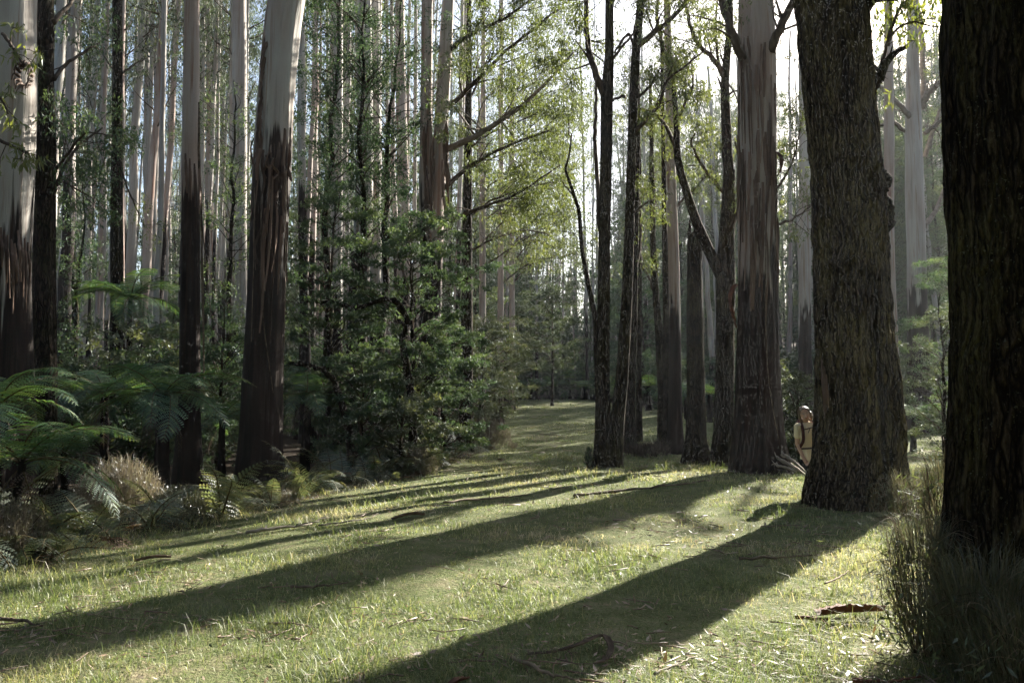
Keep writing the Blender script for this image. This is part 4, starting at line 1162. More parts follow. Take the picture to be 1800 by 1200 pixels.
# the wood beyond reads as one mass
mbb, mbl = MB(), MB()
rng = RS(55)
for k in range(420):
    D = rng.uniform(115, 190); px = rng.uniform(-150, 1950)
    x = xat(px, D); z = gh(x, D); H = rng.uniform(14, 24) if 930 < px < 1090 else rng.uniform(24, 42)
    tube(mbb, [[x, D, z - 0.5], [x + rng.normal() * 0.4, D, z + H * 0.5], [x + rng.normal() * 0.7, D, z + H]], [0.45, 0.3, 0.12], 7, 0, rng.uniform(0, 1))
    C = np.stack([x + rng.normal(size=16) * 2.6, D + rng.normal(size=16) * 2.6, z + H * rng.uniform(0.08, 1.02, 16)], -1)
    leaves(mbl, clump_points(C, rng.uniform(0.9, 2.0, 16), 26, rng, 0.7), rng, 0.6, 0.25, 0.5)
df = thing('distant_forest', 'distant hazy forest closing the view behind all the trunks', 'forest', (0, 0, 0))
df['kind'] = 'stuff'
o = link('far_trunks', mbb.mesh('far_trunks', M['limb'], True), df); o['kind'] = 'stuff'
o = link('far_foliage', mbl.mesh('far_foliage', M['leaf_gum'], False), df); o['kind'] = 'stuff'

# unseen forest added behind and beside the photographer to block sky fill
mbb, mbl = MB(), MB()
rng = RS(56)
k = 0
while k < 130:
    a = rng.uniform(0, 6.28); q = rng.uniform(7, 60)
    x, y = math.cos(a) * q, math.sin(a) * q
    if abs(math.atan2(x, y)) < math.radians(46) or (y > -3 and q < 12):
        continue
    k += 1
    z = gh(x, y); H = rng.uniform(20, 36)
    tube(mbb, [[x, y, z - 0.5], [x + rng.normal() * 0.3, y, z + H * 0.5], [x + rng.normal() * 0.5, y, z + H]], [0.4, 0.28, 0.1], 8, 0, rng.uniform(0, 1))
    C = np.stack([x + rng.normal(size=22) * 2.6, y + rng.normal(size=22) * 2.6, z + H * rng.uniform(0.1, 1.02, 22)], -1)
    C = np.array([c for c in C if not (y > 0 and x > 0 and hits_lit_lawn(c[0], c[1], c[2], 1.5))] or C[:1])
    leaves(mbl, clump_points(C, rng.uniform(0.9, 2.0, len(C)), 60, rng, 0.7), rng, 0.5, 0.2, 0.5)
fb = thing('sky_blocking_forest', 'unseen gum forest added behind and beside the viewpoint to block sky light', 'forest', (0, 0, 0))
fb['kind'] = 'stuff'
o = link('trunks', mbb.mesh('trunks', M['limb'], True), fb); o['kind'] = 'stuff'
o = link('foliage', mbl.mesh('foliage', M['leaf_gum'], False), fb); o['kind'] = 'stuff'

# ------------------------------------------------------------------ ferns
def frond_mesh(name, L, W, a0, a1, npin, npl, mat, seed, sag=0.25, sparse=0.0):
    """one pinnate frond: a stalk along +X that arches over, leaflets each cut into fine teeth"""
    rng = RS(seed)
    n = 40
    ang = np.radians(np.linspace(a0, a1, n))
    step = L / (n - 1)
    px = np.concatenate([[0], np.cumsum(np.cos(ang[:-1]) * step)])
    pz = np.concatenate([[0], np.cumsum(np.sin(ang[:-1]) * step)])
    path = np.stack([px, np.cumsum(rng.normal(size=n)) * 0.003 * L, pz], -1)
    mb = MB()
    tube(mb, path[::3], np.linspace(0.011, 0.003, len(path[::3])) * (0.6 + 0.4 * L), 4, 1)
    T = unit(np.gradient(path, axis=0))
    tv = np.linspace(0.1, 0.985, npin)
    tris = []; tones = []
    for t in tv:
        k = t * (n - 1); i = int(k); f = k - i
        o = path[i] * (1 - f) + path[min(i + 1, n - 1)] * f
        tt = T[i]
        prof = (math.sin(math.pi * (0.06 + 0.94 * t) ** 0.72) ** 0.8) * 0.95 + 0.05
        for side in (-1, 1):
            if rng.uniform() < sparse:
                continue
            pl = W * prof * rng.uniform(0.9, 1.08)
            B = np.array([0, side, 0.0])
            N = np.cross(tt, B) * side
            d = unit(B + tt * (0.3 + 0.5 * t) + N * rng.normal() * 0.07)
            s = (np.arange(npl) + 0.5) / npl
            P = o + d * (s * pl)[:, None] + np.array([0, 0, -1.0]) * (sag * pl * s ** 2)[:, None]
            e = unit(np.cross(N, d))
            hw = pl / npl * 0.5
            pw = pl * 0.17 * (1 - 0.8 * s) + 0.006
            pw = np.minimum(pw, L / npin * 0.45)
            tn = rng.uniform(0, 1)
            for sg in (-1, 1):
                tip = P + e * (sg * pw)[:, None] + d * hw * 0.9 + N * (pw * rng.normal() * 0.15)[:, None]
                tris.append(np.stack([P - d * hw, P + d * hw, tip], 1)); tones.append(np.full(npl * 3, tn))
    V = np.concatenate(tris).reshape(-1, 3)
    mb.add(V, np.arange(len(V)).reshape(-1, 3), 0, np.concatenate(tones))
    return mb.mesh(name, [M[mat], M['stalk']])
FR = [frond_mesh('frond', 1.6, 0.36, 58, -28, 26, 9, 'fern', 1), frond_mesh('frond', 1.6, 0.36, 40, -45, 26, 9, 'fern', 2), frond_mesh('frond', 1.6, 0.34, 22, -62, 26, 9, 'fern', 3)]
FRL = [frond_mesh('frond', 1.6, 0.4, 50, -35, 16, 4, 'fern', 5), frond_mesh('frond', 1.6, 0.4, 25, -60, 16, 4, 'fern', 6)]
FRD = frond_mesh('dead_frond', 1.2, 0.18, -40, -86, 18, 5, 'frond_dead', 4, 0.5, 0.3)
BR = [frond_mesh('frond', 0.8, 0.17, 74, -2, 17, 6, 'bracken', 11, 0.3), frond_mesh('frond', 0.75, 0.17, 52, -28, 17, 6, 'bracken', 12, 0.35), frond_mesh('frond', 0.7, 0.16, 60, -48, 17, 6, 'bracken', 13, 0.4)]
BRD = frond_mesh('dead_frond', 0.7, 0.15, 45, -80, 16, 5, 'bracken_dead', 14, 0.5, 0.25)

def tree_fern(label, px, D, ztop, Lf, nf, seed, wpx=None, dead=4, lod=False, group=None):
    rng = RS(seed)
    x = xat(px, D); gz = gh(x, D)
    t = thing('tree_fern', label, 'tree fern', (x, D, gz), 0, group)
    ht = max(0.25, ztop - gz)
    r = (wpx / FPX * D / 2) if wpx else 0.11
    zz = np.linspace(-0.2, ht, 18)
    Pt = np.stack([np.cumsum(rng.normal(size=18)) * 0.008, np.cumsum(rng.normal(size=18)) * 0.008, zz], -1)
    mt = MB(); trunk_geo(mt, Pt, np.interp(zz, [-0.2, 0.2, ht], [r * 1.5, r * 1.1, r * 0.85]), 16, 30, seed, (12, 0.2, 3.0), 0.1)
    link('trunk', mt.mesh('trunk', M['fern_trunk'], True), t)
    top = Pt[-1]
    for k in range(nf):
        me = (FRL if lod else FR)[rng.randint(len(FRL if lod else FR))]
        o = link('frond', me, t, tuple(top + np.array([0, 0, -0.03])))
        s = Lf / 1.6 * rng.uniform(0.8, 1.1)
        o.scale = (s, s, s)
        o.rotation_euler = (rng.normal() * 0.15, rng.normal() * 0.12, k * 2.399 + rng.normal() * 0.25)
    for k in range(dead):
        o = link('dead_frond', FRD, t, tuple(top + np.array([0, 0, -0.08])))
        s = Lf / 1.6 * rng.uniform(0.6, 0.9); o.scale = (s, s, s)
        o.rotation_euler = (0, 0.1, k * 6.28 / max(1, dead) + rng.normal() * 0.4)
    return t
tree_fern('tall tree fern with a slender black trunk, crown spread before the slim reddish trunk', 227, 21.0, 4.3, 1.85, 18, 1001, 10, 3)
tree_fern('wide tree fern with a thick shaggy trunk in front of the pinkish black-based trunk', 292, 14.2, 1.72, 1.75, 17, 1002, 26, 6)
tree_fern('sunlit tree fern at the left frame edge below the leftmost pale trunk', 12, 11.0, 1.55, 1.45, 14, 1003, 20, 2)
tree_fern('low silvery tree fern nearest the camera at the left edge', 40, 9.0, 0.95, 1.5, 14, 1004, 18, 3)
tree_fern('tree fern tucked against the right side of the leaning gum', 538, 16.6, 1.75, 1.4, 15, 1005, 18, 5)
tree_fern('dark tree fern behind the wide thick-trunked fern', 190, 16.5, 1.75, 1.7, 13, 1006, 16, 3)
tree_fern('shaded low fern below the dark mossy trunk at left', 120, 12.6, 0.8, 1.3, 12, 1007, 14, 2)
tree_fern('shaded fern between the pinkish trunk and the leaning gum', 395, 17.0, 1.2, 1.3, 12, 1008, 14, 2)
tree_fern('shaded fern deep under the dark understorey right of the leaning gum', 600, 19.5, 1.4, 1.4, 12, 1009, 14, 2)
far_f = [(938, 63, 2.9, 'left end'), (968, 61, 2.7, 'second from left'), (1000, 63, 3.3, 'middle'), (1024, 60.5, 2.6, 'second from right'), (1046, 63, 3.2, 'right end')]
for k, (px, D, zt, w) in enumerate(far_f):
    tree_fern('dark tree fern at the %s of the fern row closing the clearing' % w, px, D, zt, 2.3, 11, 1020 + k, 10, 0, True, 'tree ferns at the far end of the clearing')
for k, (px, D, zt, w) in enumerate(((1088, 50, 2.4, 'behind the twin-stemmed dark tree'), (1140, 46, 2.4, 'behind the slim trunk with a root bulge'), (1206, 40, 2.1, 'behind the snapped-off mossy trunk'), (1245, 38, 1.9, 'behind the crooked forked tree'), (1600, 25, 1.2, 'at the foot of the pale forked gum'), (1395, 27, 1.3, 'deep in the gap behind the person'))):
    tree_fern('shaded tree fern %s' % w, px, D, zt, 1.9 if D > 30 else 1.4, 11, 1030 + k, 10, 0, True)

def bracken(label, x, y, s, nf, seed, dead=1, group=None):
    rng = RS(seed)
    t = thing('bracken_fern', label, 'fern', (x, y, gh(x, y) - 0.02), rng.uniform(0, 6.28), group)
    for k in range(nf):
        o = link('frond', BR[rng.randint(3)], t)
        q = s * rng.uniform(0.5, 1.3); o.scale = (q, q * rng.uniform(0.8, 1.2), q)
        o.rotation_euler = (rng.normal() * 0.35, -rng.uniform(-0.25, 0.45), rng.uniform(0, 6.28))
    for k in range(dead):
        o = link('dead_frond', BRD, t)
        q = s * rng.uniform(0.7, 1.1); o.scale = (q, q, q)
        o.rotation_euler = (rng.normal() * 0.2, 0, rng.uniform(0, 6.28))
rng = RS(1200)
bys = []
for seg, n, y0, y1 in (('left of the leaning gum', 20, 7.2, 13.0), ('right of the leaning gum', 18, 13.2, 17.6), ('beyond the dense dark tree', 14, 17.8, 29)):
    yy = np.sort(y0 + (y1 - y0) * (np.arange(n) + rng.uniform(0.1, 0.9, n)) / n)
    for k, y in enumerate(yy):
        x = float(lawn_left(y)) - rng.uniform(-0.3, 1.0) - (0.25 if y > 17.6 else 0)
        bracken('%s nearest bracken fern on the lawn edge %s' % (ORD[k], seg), x, float(y), rng.uniform(0.8, 1.5), rng.randint(4, 9), 1300 + len(bys), 2 if rng.uniform() < 0.5 else 1, 'bracken along the left lawn edge')
        bys.append((x, y))

# ------------------------------------------------------------------ strands: grass, undergrowth, tussocks
def strands(mb, P, H, Wd, rng, lean_amt=0.8, tone=None, lean_bias=None):
    """arching blades: two base points, two middle points, a tip"""
    n = len(P)
    a = rng.uniform(0, 2 * np.pi, n)
    ln = np.stack([np.cos(a), np.sin(a), np.zeros(n)], -1) * (lean_amt * rng.uniform(0.15, 1.0, n))[:, None]
    if lean_bias is not None:
        ln = ln * 0.6 + lean_bias
    wv = np.stack([-np.sin(a), np.cos(a), np.zeros(n)], -1)
    b = rng.uniform(0, 2 * np.pi, n)
    wv = unit(wv + 0.8 * np.stack([np.cos(b), np.sin(b), np.zeros(n)], -1)) * (Wd / 2)[:, None]
    H = H[:, None]
    up = np.array([0, 0, 1.0])
    mid = P + up * H * 0.58 + ln * H * 0.25
    drop = np.clip(np.linalg.norm(ln, axis=1, keepdims=True) - 0.35, 0, 1) * 0.45
    tip = P + up * H * (1.0 - drop) + ln * H * 0.95
    V = np.stack([P - wv, P + wv, mid + wv * 0.8, mid - wv * 0.8, tip], 1).reshape(-1, 3)
    i = np.arange(n) * 5
    q = np.stack([i, i + 1, i + 2, i + 3], -1); tr = np.stack([i + 3, i + 2, i + 4], -1)
    tone = rng.uniform(0, 1, n) if tone is None else tone
    mb.add(V, [q, tr], 0, np.repeat(tone, 5))

rng = RS(2000)
NT_ = 46000
D = np.exp(rng.uniform(math.log(2.6), math.log(64), NT_)); px = rng.uniform(-160, 1960, NT_)
X = (px - 900) / FPX * D
edge = lawn_mask(X, D) + 0.8 * (vnoise(X / 0.7, D / 0.7, 5) - 0.5)
cov = vnoise(X / 0.9 + 5, D / 0.9, 21) * 0.6 + vnoise(X / 0.3, D / 0.3, 22) * 0.4
dry = sstep((vnoise(X / 1.6 + 9, D / 1.6, 23) - 0.45) / 0.35)
def ell(cx, cy, rx, ry):
    return np.exp(-(((X - cx) / rx) ** 2 + ((D - cy) / ry) ** 2))
straw = np.maximum.reduce([ell(1.9, 10.3, 1.3, 0.9), ell(0.9, 9.6, 0.9, 0.5), ell(2.6, 9.2, 0.8, 0.4), ell(3.4, 10.6, 0.6, 0.4), ell(2.0, 6.6, 0.6, 0.3), ell(2.6, 5.2, 0.6, 0.5), ell(-1.5, 11.2, 0.8, 0.35), ell(-3.6, 9.2, 0.6, 0.3)])
keep = (edge > -0.25) & (rng.uniform(0, 1, NT_) < 0.22 + 1.1 * sstep((cov - 0.3) / 0.3)) & (rng.uniform(0, 1, NT_) > straw * 0.95)
X, D, cov, dry, straw = X[keep], D[keep], cov[keep], dry[keep], straw[keep]
NB = 11
big = (rng.uniform(0, 1, len(X)) < 0.14) & (vnoise(X / 0.8, D / 0.8, 25) > 0.4)
sp = 0.055 * (D / 5) ** 0.5 * (1 + 0.3 * big)
BX = np.repeat(X, NB) + rng.normal(size=len(X) * NB) * np.repeat(sp, NB)
BY = np.repeat(D, NB) + rng.normal(size=len(X) * NB) * np.repeat(sp, NB)
BD = np.repeat(D, NB)
hb = np.repeat((0.04 + 0.075 * cov) * (1 + 1.3 * big) * (0.5 + 1.0 * vnoise(X / 1.4 + 4, D / 1.4, 26)) * rng.uniform(0.7, 1.3, len(X)), NB) * rng.uniform(0.5, 1.25, len(BX)) * (1.0 - 0.2 * np.clip(BD / 20, 0, 1))
tn = np.clip(np.repeat(0.16 + 0.4 * dry + 0.5 * straw - 0.08 * big + rng.normal(size=len(X)) * 0.08, NB) + rng.normal(size=len(BX)) * 0.13 + (rng.uniform(0, 1, len(BX)) < 0.13) * 0.4, 0, 1)
mb = MB()
strands(mb, np.stack([BX, BY, ground_h(BX, BY) - 0.01], -1), hb, 0.003 * (BD / 4) ** 0.8 * rng.uniform(0.7, 1.3, len(BX)), rng, 1.9, tn)
gr = link('grass', mb.mesh('grass', M['grass']))
tag(gr, 'rough sunlit green and straw-coloured grass covering the clearing', 'grass'); gr['kind'] = 'stuff'

# leaf and bark litter lying on the lawn and under the trees
n = 42000
D = np.exp(rng.uniform(math.log(2.6), math.log(45), n)); px = rng.uniform(-150, 1950, n)
X = (px - 900) / FPX * D
lit = vnoise(X / 0.8 + 2, D / 0.5, 31)
st = np.maximum.reduce([ell(1.9, 10.3, 1.3, 0.9), ell(2.6, 5.2, 0.9, 0.7), ell(0.6, 5.0, 1.2, 0.5), ell(-1.5, 11.2, 0.9, 0.4), ell(2.6, 9.2, 0.9, 0.5)])
k = (rng.uniform(0, 1, n) < 0.08 + 0.75 * sstep((lit - 0.52) / 0.25) + st) & (lawn_mask(X, D) > -1.0)
X, D = X[k], D[k]; n = len(X)
P = np.stack([X, D, ground_h(X, D) + rng.uniform(0.004, 0.035, n)], -1)
d = np.stack([rng.normal(size=n), rng.normal(size=n), rng.normal(size=n) * 0.25], -1); d = unit(d)
s = unit(np.cross(d, np.stack([rng.normal(size=n) * 0.3, rng.normal(size=n) * 0.3, np.ones(n)], -1)))
l = rng.uniform(0.03, 0.1, n)[:, None] * (0.8 + D[:, None] * 0.03); w = l * rng.uniform(0.12, 0.3, (n, 1))
V = np.stack([P, P + d * l * 0.45 + s * w * 0.5, P + d * l, P + d * l * 0.45 - s * w * 0.5], 1).reshape(-1, 3)
mb = MB(); mb.add(V, np.arange(4 * n).reshape(-1, 4), 0, np.repeat(rng.uniform(0, 1, n), 4))
for k in range(900):            # small twigs and bark shreds in the litter
    i = rng.randint(n); p = P[i] + np.array([0, 0, 0.015]); a = rng.uniform(0, 6.28); ll = rng.uniform(0.05, 0.3) * (0.7 + 0.04 * D[i])
    dd = np.array([math.cos(a), math.sin(a), rng.normal() * 0.08]) * ll
    tube(mb, [p - dd / 2, p + rng.normal(size=3) * 0.012 * np.array([1, 1, 0.6]), p + dd / 2], np.array([0.004, 0.0035, 0.002]) * rng.uniform(0.7, 1.8) * (0.7 + 0.05 * D[i]), 4, 0, rng.uniform(0, 0.75))
M['litter'] = leaf_mat('dead_leaves', (0.09, 0.045, 0.028), (0.2, 0.13, 0.085), (0.42, 0.35, 0.27), 0.15, 0.06, 0.45, 1.0)
o = link('leaf_litter', mb.mesh('leaf_litter', M['litter']))
tag(o, 'dry fallen leaves and bark flakes scattered over the grass', 'leaf litter'); o['kind'] = 'stuff'

# undergrowth of dry stalks and grass along the left lawn edge and on the forest floor
n = 34000
y = 6.6 + 22 * rng.uniform(0, 1, n) ** 1.5
off = np.abs(rng.normal(size=n)) * 0.9 - 0.25
x = lawn_left(y) - off
kk = vnoise(x / 0.5, y / 0.5, 41) > 0.38
x, y, off = x[kk], y[kk], off[kk]; n = len(x)
hh = (0.08 + 0.28 * vnoise(x / 0.45, y / 0.45, 42) * sstep((off + 0.2) / 0.5)) * rng.uniform(0.5, 1.2, n)
mb = MB()
strands(mb, np.stack([x, y, ground_h(x, y) - 0.01], -1), hh, 0.005 * (y / 8) ** 0.6 * rng.uniform(0.7, 1.4, n), rng, 1.1, np.clip(0.35 + 0.8 * (vnoise(x / 0.6, y / 0.6, 43) - 0.4) + rng.normal(size=n) * 0.2, 0, 1))
M['under'] = leaf_mat('undergrowth', (0.038, 0.052, 0.026), (0.075, 0.08, 0.045), (0.15, 0.13, 0.09), 0.3, 0.06, 0.45, 1.1, 1.0, (1.0, 0.95, 0.75))
o = link('undergrowth', mb.mesh('undergrowth', M['under']))
tag(o, 'tangled dry stalks and grass under the bracken at the left lawn edge', 'undergrowth'); o['kind'] = 'stuff'

def mound(name, label, cat, x, y, r, h, n, L, seed, mat, wd=0.006, flat=True, lean=1.2):
    """dome of fine arching stems"""
    rng = RS(seed)
    z0 = gh(x, y)
    a = rng.uniform(0, 6.28, n); q = np.sqrt(rng.uniform(0, 1, n)) * r * (0.65 + 0.6 * vnoise(a * 1.3, a * 0 + seed, 5))
    xx = np.cos(a) * q; yy = np.sin(a) * q
    hz = h * np.sqrt(np.clip(1 - (q / r) ** 2, 0, 1)) * rng.uniform(0.0, 1.0, n) ** 0.6
    P = np.stack([xx, yy, hz * 0.85], -1)
    mb = MB()
    strands(mb, P, L * rng.uniform(0.3, 1.2, n), np.full(n, wd) * rng.uniform(0.7, 1.4, n), rng, lean, None, np.stack([xx, yy, np.zeros(n)], -1) / r * 0.6)
    m2 = MB()
    for k in range(14):
        e = np.array([rng.normal() * r * 0.5, rng.normal() * r * 0.5, h * rng.uniform(0.5, 0.95)])
        tube(m2, smooth_path([[rng.normal() * r * 0.2, rng.normal() * r * 0.2, -0.05], e * 0.5 + rng.normal(size=3) * 0.04, e], 7), np.linspace(0.008, 0.003, 7), 4)
    t = thing(name, label, cat, (x, y, z0))
    if n > 1500:
        k = n // 2
        leaves(mb, P[:k] + rng.normal(size=(k, 3)) * 0.03 + np.array([0, 0, L * 0.5]), rng, 0.05, 0.014, 0.2)
    link('foliage', mb.mesh('foliage', M[mat]), t)['kind'] = 'stuff'
    link('stem', m2.mesh('stem', M['twig'], True), t)['kind'] = 'stuff'
    return t
mound('dry_bush', 'pale dry bushy mound between the silvery fern and the wide tree fern', 'bush', xat(218, 11.2), 11.2, 0.62, 0.95, 5200, 0.2, 3001, 'dry_brush')
mound('dry_bush', 'reddish dry bush low at the left frame edge', 'bush', xat(20, 8.3), 8.3, 0.45, 0.6, 3200, 0.17, 3002, 'dry_brush')
mound('dry_bush', 'brownish wiry bush in front of the wide tree fern', 'bush', xat(330, 11.2), 11.2, 0.5, 0.45, 2600, 0.17, 3003, 'under')
mound('dry_bush', 'pale dry grass head at the far left lawn edge', 'bush', xat(858, 27), 27, 0.8, 1.1, 3000, 0.3, 3004, 'dry_brush', 0.01)
mound('dry_bush', 'round bracken-coloured bush at the lawn edge under the dense dark tree', 'bush', xat(742, 17.0), 17.0, 0.4, 0.6, 2200, 0.18, 3005, 'dry_brush')
mound('twig_heap', 'brown heap of dead twigs left of the orange-red gum base', 'twigs', xat(1150, 23.5), 23.5, 0.5, 0.42, 900, 0.3, 3006, 'frond_dead', 0.012, lean=2.0)
mound('twig_heap', 'small brown heap of dead twigs at the root-bulge trunk', 'twigs', xat(1116, 23.5), 23.5, 0.3, 0.35, 500, 0.25, 3007, 'frond_dead', 0.012, lean=2.0)

# wiry grass and creeper piled against the near trunk on the right
def tussock(label, px, D, zc, r, h, n, L, seed, mat='under', wd=0.004, lean=0.9):
    rng = RS(seed)
    x = xat(px, D); z0 = gh(x, D)
    t = thing('grass_tussock', label, 'grass tussock', (x, D, z0))
    z = rng.uniform(0, 1, n) ** 0.8 * h
    rr = r * (0.45 + 0.75 * np.sin(np.clip(z / h * 2.6 + 0.3, 0, 3.1)))
    a = rng.uniform(0, 6.28, n); q = rng.uniform(0.2, 1, n) ** 0.6 * rr
    P = np.stack([np.cos(a) * q, np.sin(a) * q, z], -1)
    mb = MB()
    strands(mb, P, L * rng.uniform(0.4, 1.5, n), wd * rng.uniform(0.6, 1.6, n), rng, lean, None, np.stack([np.cos(a), np.sin(a), np.zeros(n)], -1) * 0.55)
    link('foliage', mb.mesh('foliage', M[mat]), t)
    m2 = MB()
    for k in range(80):
        a = rng.uniform(0, 6.28)
        e = np.array([math.cos(a) * r * rng.uniform(0.6, 1.6), math.sin(a) * r * rng.uniform(0.6, 1.6), h * rng.uniform(0.5, 1.25)])
        tube(m2, smooth_path([[math.cos(a) * r * 0.3, math.sin(a) * r * 0.3, -0.03], e * np.array([0.5, 0.5, 0.6]) + rng.normal(size=3) * 0.05, e * np.array([0.85, 0.85, 0.95]), e + np.array([math.cos(a) * 0.1, math.sin(a) * 0.1, -0.06])], 12), np.linspace(0.0035, 0.0012, 12), 4, 0, rng.uniform())
    link('stem', m2.mesh('stem', M['stick'], True), t)
    m3 = MB()
    Pl = np.stack([rng.normal(size=420) * r * 0.8, rng.normal(size=420) * r * 0.8, rng.uniform(0.05, 1, 420) * h], -1)
    leaves(m3, Pl, rng, 0.07, 0.016, 0.5)
    link('caught_leaves', m3.mesh('caught_leaves', M['leaf_bush']), t)
tussock('tall wiry dry tussock leaning on the left side of the near right trunk', 1655, 5.6, 0, 0.16, 1.15, 1500, 0.17, 3101, wd=0.0034)
tussock('lower wiry tussock at the foot of the near right trunk', 1610, 5.2, 0, 0.22, 0.72, 1700, 0.18, 3102, wd=0.0034)
tussock('shaded grassy tussock in front of the near right trunk', 1720, 4.55, 0, 0.3, 0.6, 2600, 0.22, 3103, 'under', wd=0.003)
tussock('shaded tussock at the bottom right corner', 1800, 4.1, 0, 0.3, 0.5, 1200, 0.22, 3104, 'under', wd=0.003)
tussock('sunlit grass tussock at the right foot of the mossy giant', 1590, 11.0, 0, 0.3, 0.45, 700, 0.25, 3105, 'under', 0.005)

# ------------------------------------------------------------------ fallen wood and bark
def gpt(px, py):
    """ground point under a photograph pixel"""
    D = 8.0
    for _ in range(30):
        z = gh(xat(px, D), D)
        D = (CAM_Z - z) * FPX / max(1.0, (py - 705)) * (1 - 0.0)
        D = min(D, 70)
    v = (600 - py) / FPX; u = (px - 900) / FPX
    s = D / (CP - SP * v)
    return np.array([u * s, D, gh(u * s, D)])
def stick(label, pxs, w, seed, mat='stick', name='fallen_branch', cat='branch', lift=0.03, fork=0):
    rng = RS(seed)
    pts = [gpt(a, c) + np.array([0, 0, lift + rng.uniform(0, 0.03)]) for a, c in pxs]
    o0 = pts[0].copy()
    path = smooth_path(pts, 16); path[1:-1] += rng.normal(size=path[1:-1].shape) * w * 0.3
    mb = MB(); tube(mb, path, np.linspace(w, w * 0.4, 16) * (1 + 0.12 * rng.normal(size=16)), 7, 0, rng.uniform(0.2, 0.9))
    for k in range(fork):
        i = rng.randint(4, 13); d = unit(path[-1] - path[0]) + rng.normal(size=3) * 0.6; d[2] = abs(d[2]) * 0.4
        tube(mb, smooth_path([path[i], path[i] + unit(d) * 0.15 + np.array([0, 0, 0.02]), path[i] + unit(d) * 0.32], 6), np.linspace(w * 0.5, w * 0.15, 6), 5)
    o = thing(name, label, cat, o0, data=mb.mesh(name, M[mat], True, o0))
    return o
stick('long pale fallen branch on the grass below the leaning gum', [(432, 938), (480, 932), (540, 922), (572, 910)], 0.022, 1, 'palewood', fork=2)
stick('pale thin stick lying right of the long fallen branch', [(560, 925), (640, 912), (665, 905)], 0.012, 2, 'palewood')
stick('dark stick in the shadow at the left frame edge', [(0, 1088), (40, 1092), (75, 1098)], 0.016, 3)
stick('long dark stick crossing the grass left of centre', [(510, 1036), (560, 1032), (612, 1028)], 0.014, 4)
stick('thin brown stick in the lower left sunlit grass', [(470, 1094), (510, 1098), (550, 1100)], 0.01, 5)
stick('dark stick at the edge of the mid shadow stripe', [(780, 886), (880, 876), (930, 872)], 0.02, 6)
stick('long dark fallen limb at the foot of the massive gum', [(1010, 872), (1120, 862), (1250, 846)], 0.03, 7, fork=2)
stick('dark stick in the shadow of the mossy giant', [(1300, 985), (1380, 982), (1440, 978)], 0.015, 8)
stick('brown stick beside the curled bark in the bottom shadow', [(900, 1150), (960, 1180), (1010, 1192)], 0.014, 9)
stick('dark bent stick beneath the red bark slab', [(1400, 1086), (1440, 1085), (1478, 1088)], 0.016, 10, 'redbark')
stick('slanting dead stick by the red bark slab', [(1450, 1044), (1475, 1032), (1492, 1022)], 0.009, 11, lift=0.12)
stick('pale stick among the sunlit grass at bottom right', [(1150, 1180), (1190, 1168), (1225, 1150)], 0.009, 12, 'palewood')
stick('dark twig at the bottom edge near the right tussock', [(1500, 1196), (1560, 1192), (1620, 1190)], 0.014, 13, 'redbark')
for k, (pa, pb) in enumerate((((1372, 808), (1420, 838)), ((1380, 800), (1416, 830)), ((1366, 818), (1400, 830)))):
    a, c = pix(pa[0], pa[1], 17.2 - 0.1 * k), pix(pb[0], pb[1], 16.4)
    c[2] = max(c[2], gh(c[0], c[1]) + 0.04)
    mb = MB(); rng = RS(50 + k)
    tube(mb, smooth_path([a, (a + c) / 2 + np.array([0, 0, 0.03]), c], 12), (0.042 - 0.008 * k) * np.linspace(1.1, 0.7, 12) * (1 + 0.15 * rng.normal(size=12)), 7, 0, 0.8)
    for q in range(4):
        tube(mb, smooth_path([a - np.array([-0.03, 0, 0.03]), a + unit(a - c) * 0.08 + rng.normal(size=3) * 0.03, a + unit(a - c) * rng.uniform(0.12, 0.28) + rng.normal(size=3) * 0.05], 5), np.linspace(0.018, 0.004, 5), 5, 0, 0.9)
    thing('broken_log', ('longest', 'upper', 'shortest')[k] + ' of the splintered pale logs right of the massive gum', 'log', a, group='splintered logs', data=mb.mesh('broken_log', M['palewood'], True, a))

def ribbon_thing(name, label, cat, pts, w, seed, mat, curl=0.5, n=26):
    rng = RS(seed)
    o0 = np.asarray(pts[0], float).copy()
    path = smooth_path(pts, n)
    T = unit(np.gradient(path, axis=0))
    S = unit(np.cross(T, np.array([0, 0.25, 1.0])))
    U = np.cross(S, T)
    m = 7
    cs = np.linspace(-1, 1, m)
    ww = w * (0.5 + 0.5 * np.sin(np.linspace(0.5, 2.8, n))) * (1 + 0.08 * rng.normal(size=n))
    V = path[:, None, :] + S[:, None, :] * (cs[None, :, None] * ww[:, None, None] / 2) + U[:, None, :] * (curl * (cs ** 2)[None, :, None] * ww[:, None, None])
    Vb = V + U[:, None, :] * 0.008
    V2 = np.concatenate([V, Vb[:, ::-1]], 1).reshape(-1, 3)
    mb = MB(); mb.add(V2, grid_faces(n, 2 * m, True), 0, np.tile(np.concatenate([np.full(m, 0.8), np.full(m, 0.3)]), n))
    return thing(name, label, cat, o0, data=mb.mesh(name, M[mat], True, o0))
def gz(px, py, up):
    p = gpt(px, py); p[2] += up; return p
ribbon_thing('bark_curl', 'looped brown bark curl lying in the bottom shadow', 'bark', [gz(925, 1146, 0.03), gz(975, 1142, 0.03), gz(1020, 1138, 0.06), gz(1058, 1128, 0.08), gz(1074, 1140, 0.05), gz(1066, 1152, 0.02), gz(1046, 1160, 0.02)], 0.045, 1, 'stick', 0.2)
ribbon_thing('bark_slab', 'red curved bark slab in the sunlit grass before the right tussock', 'bark', [gz(1440, 1084, 0.05), gz(1475, 1082, 0.06), gz(1510, 1080, 0.06), gz(1550, 1076, 0.05)], 0.15, 2, 'redbark', 0.35)
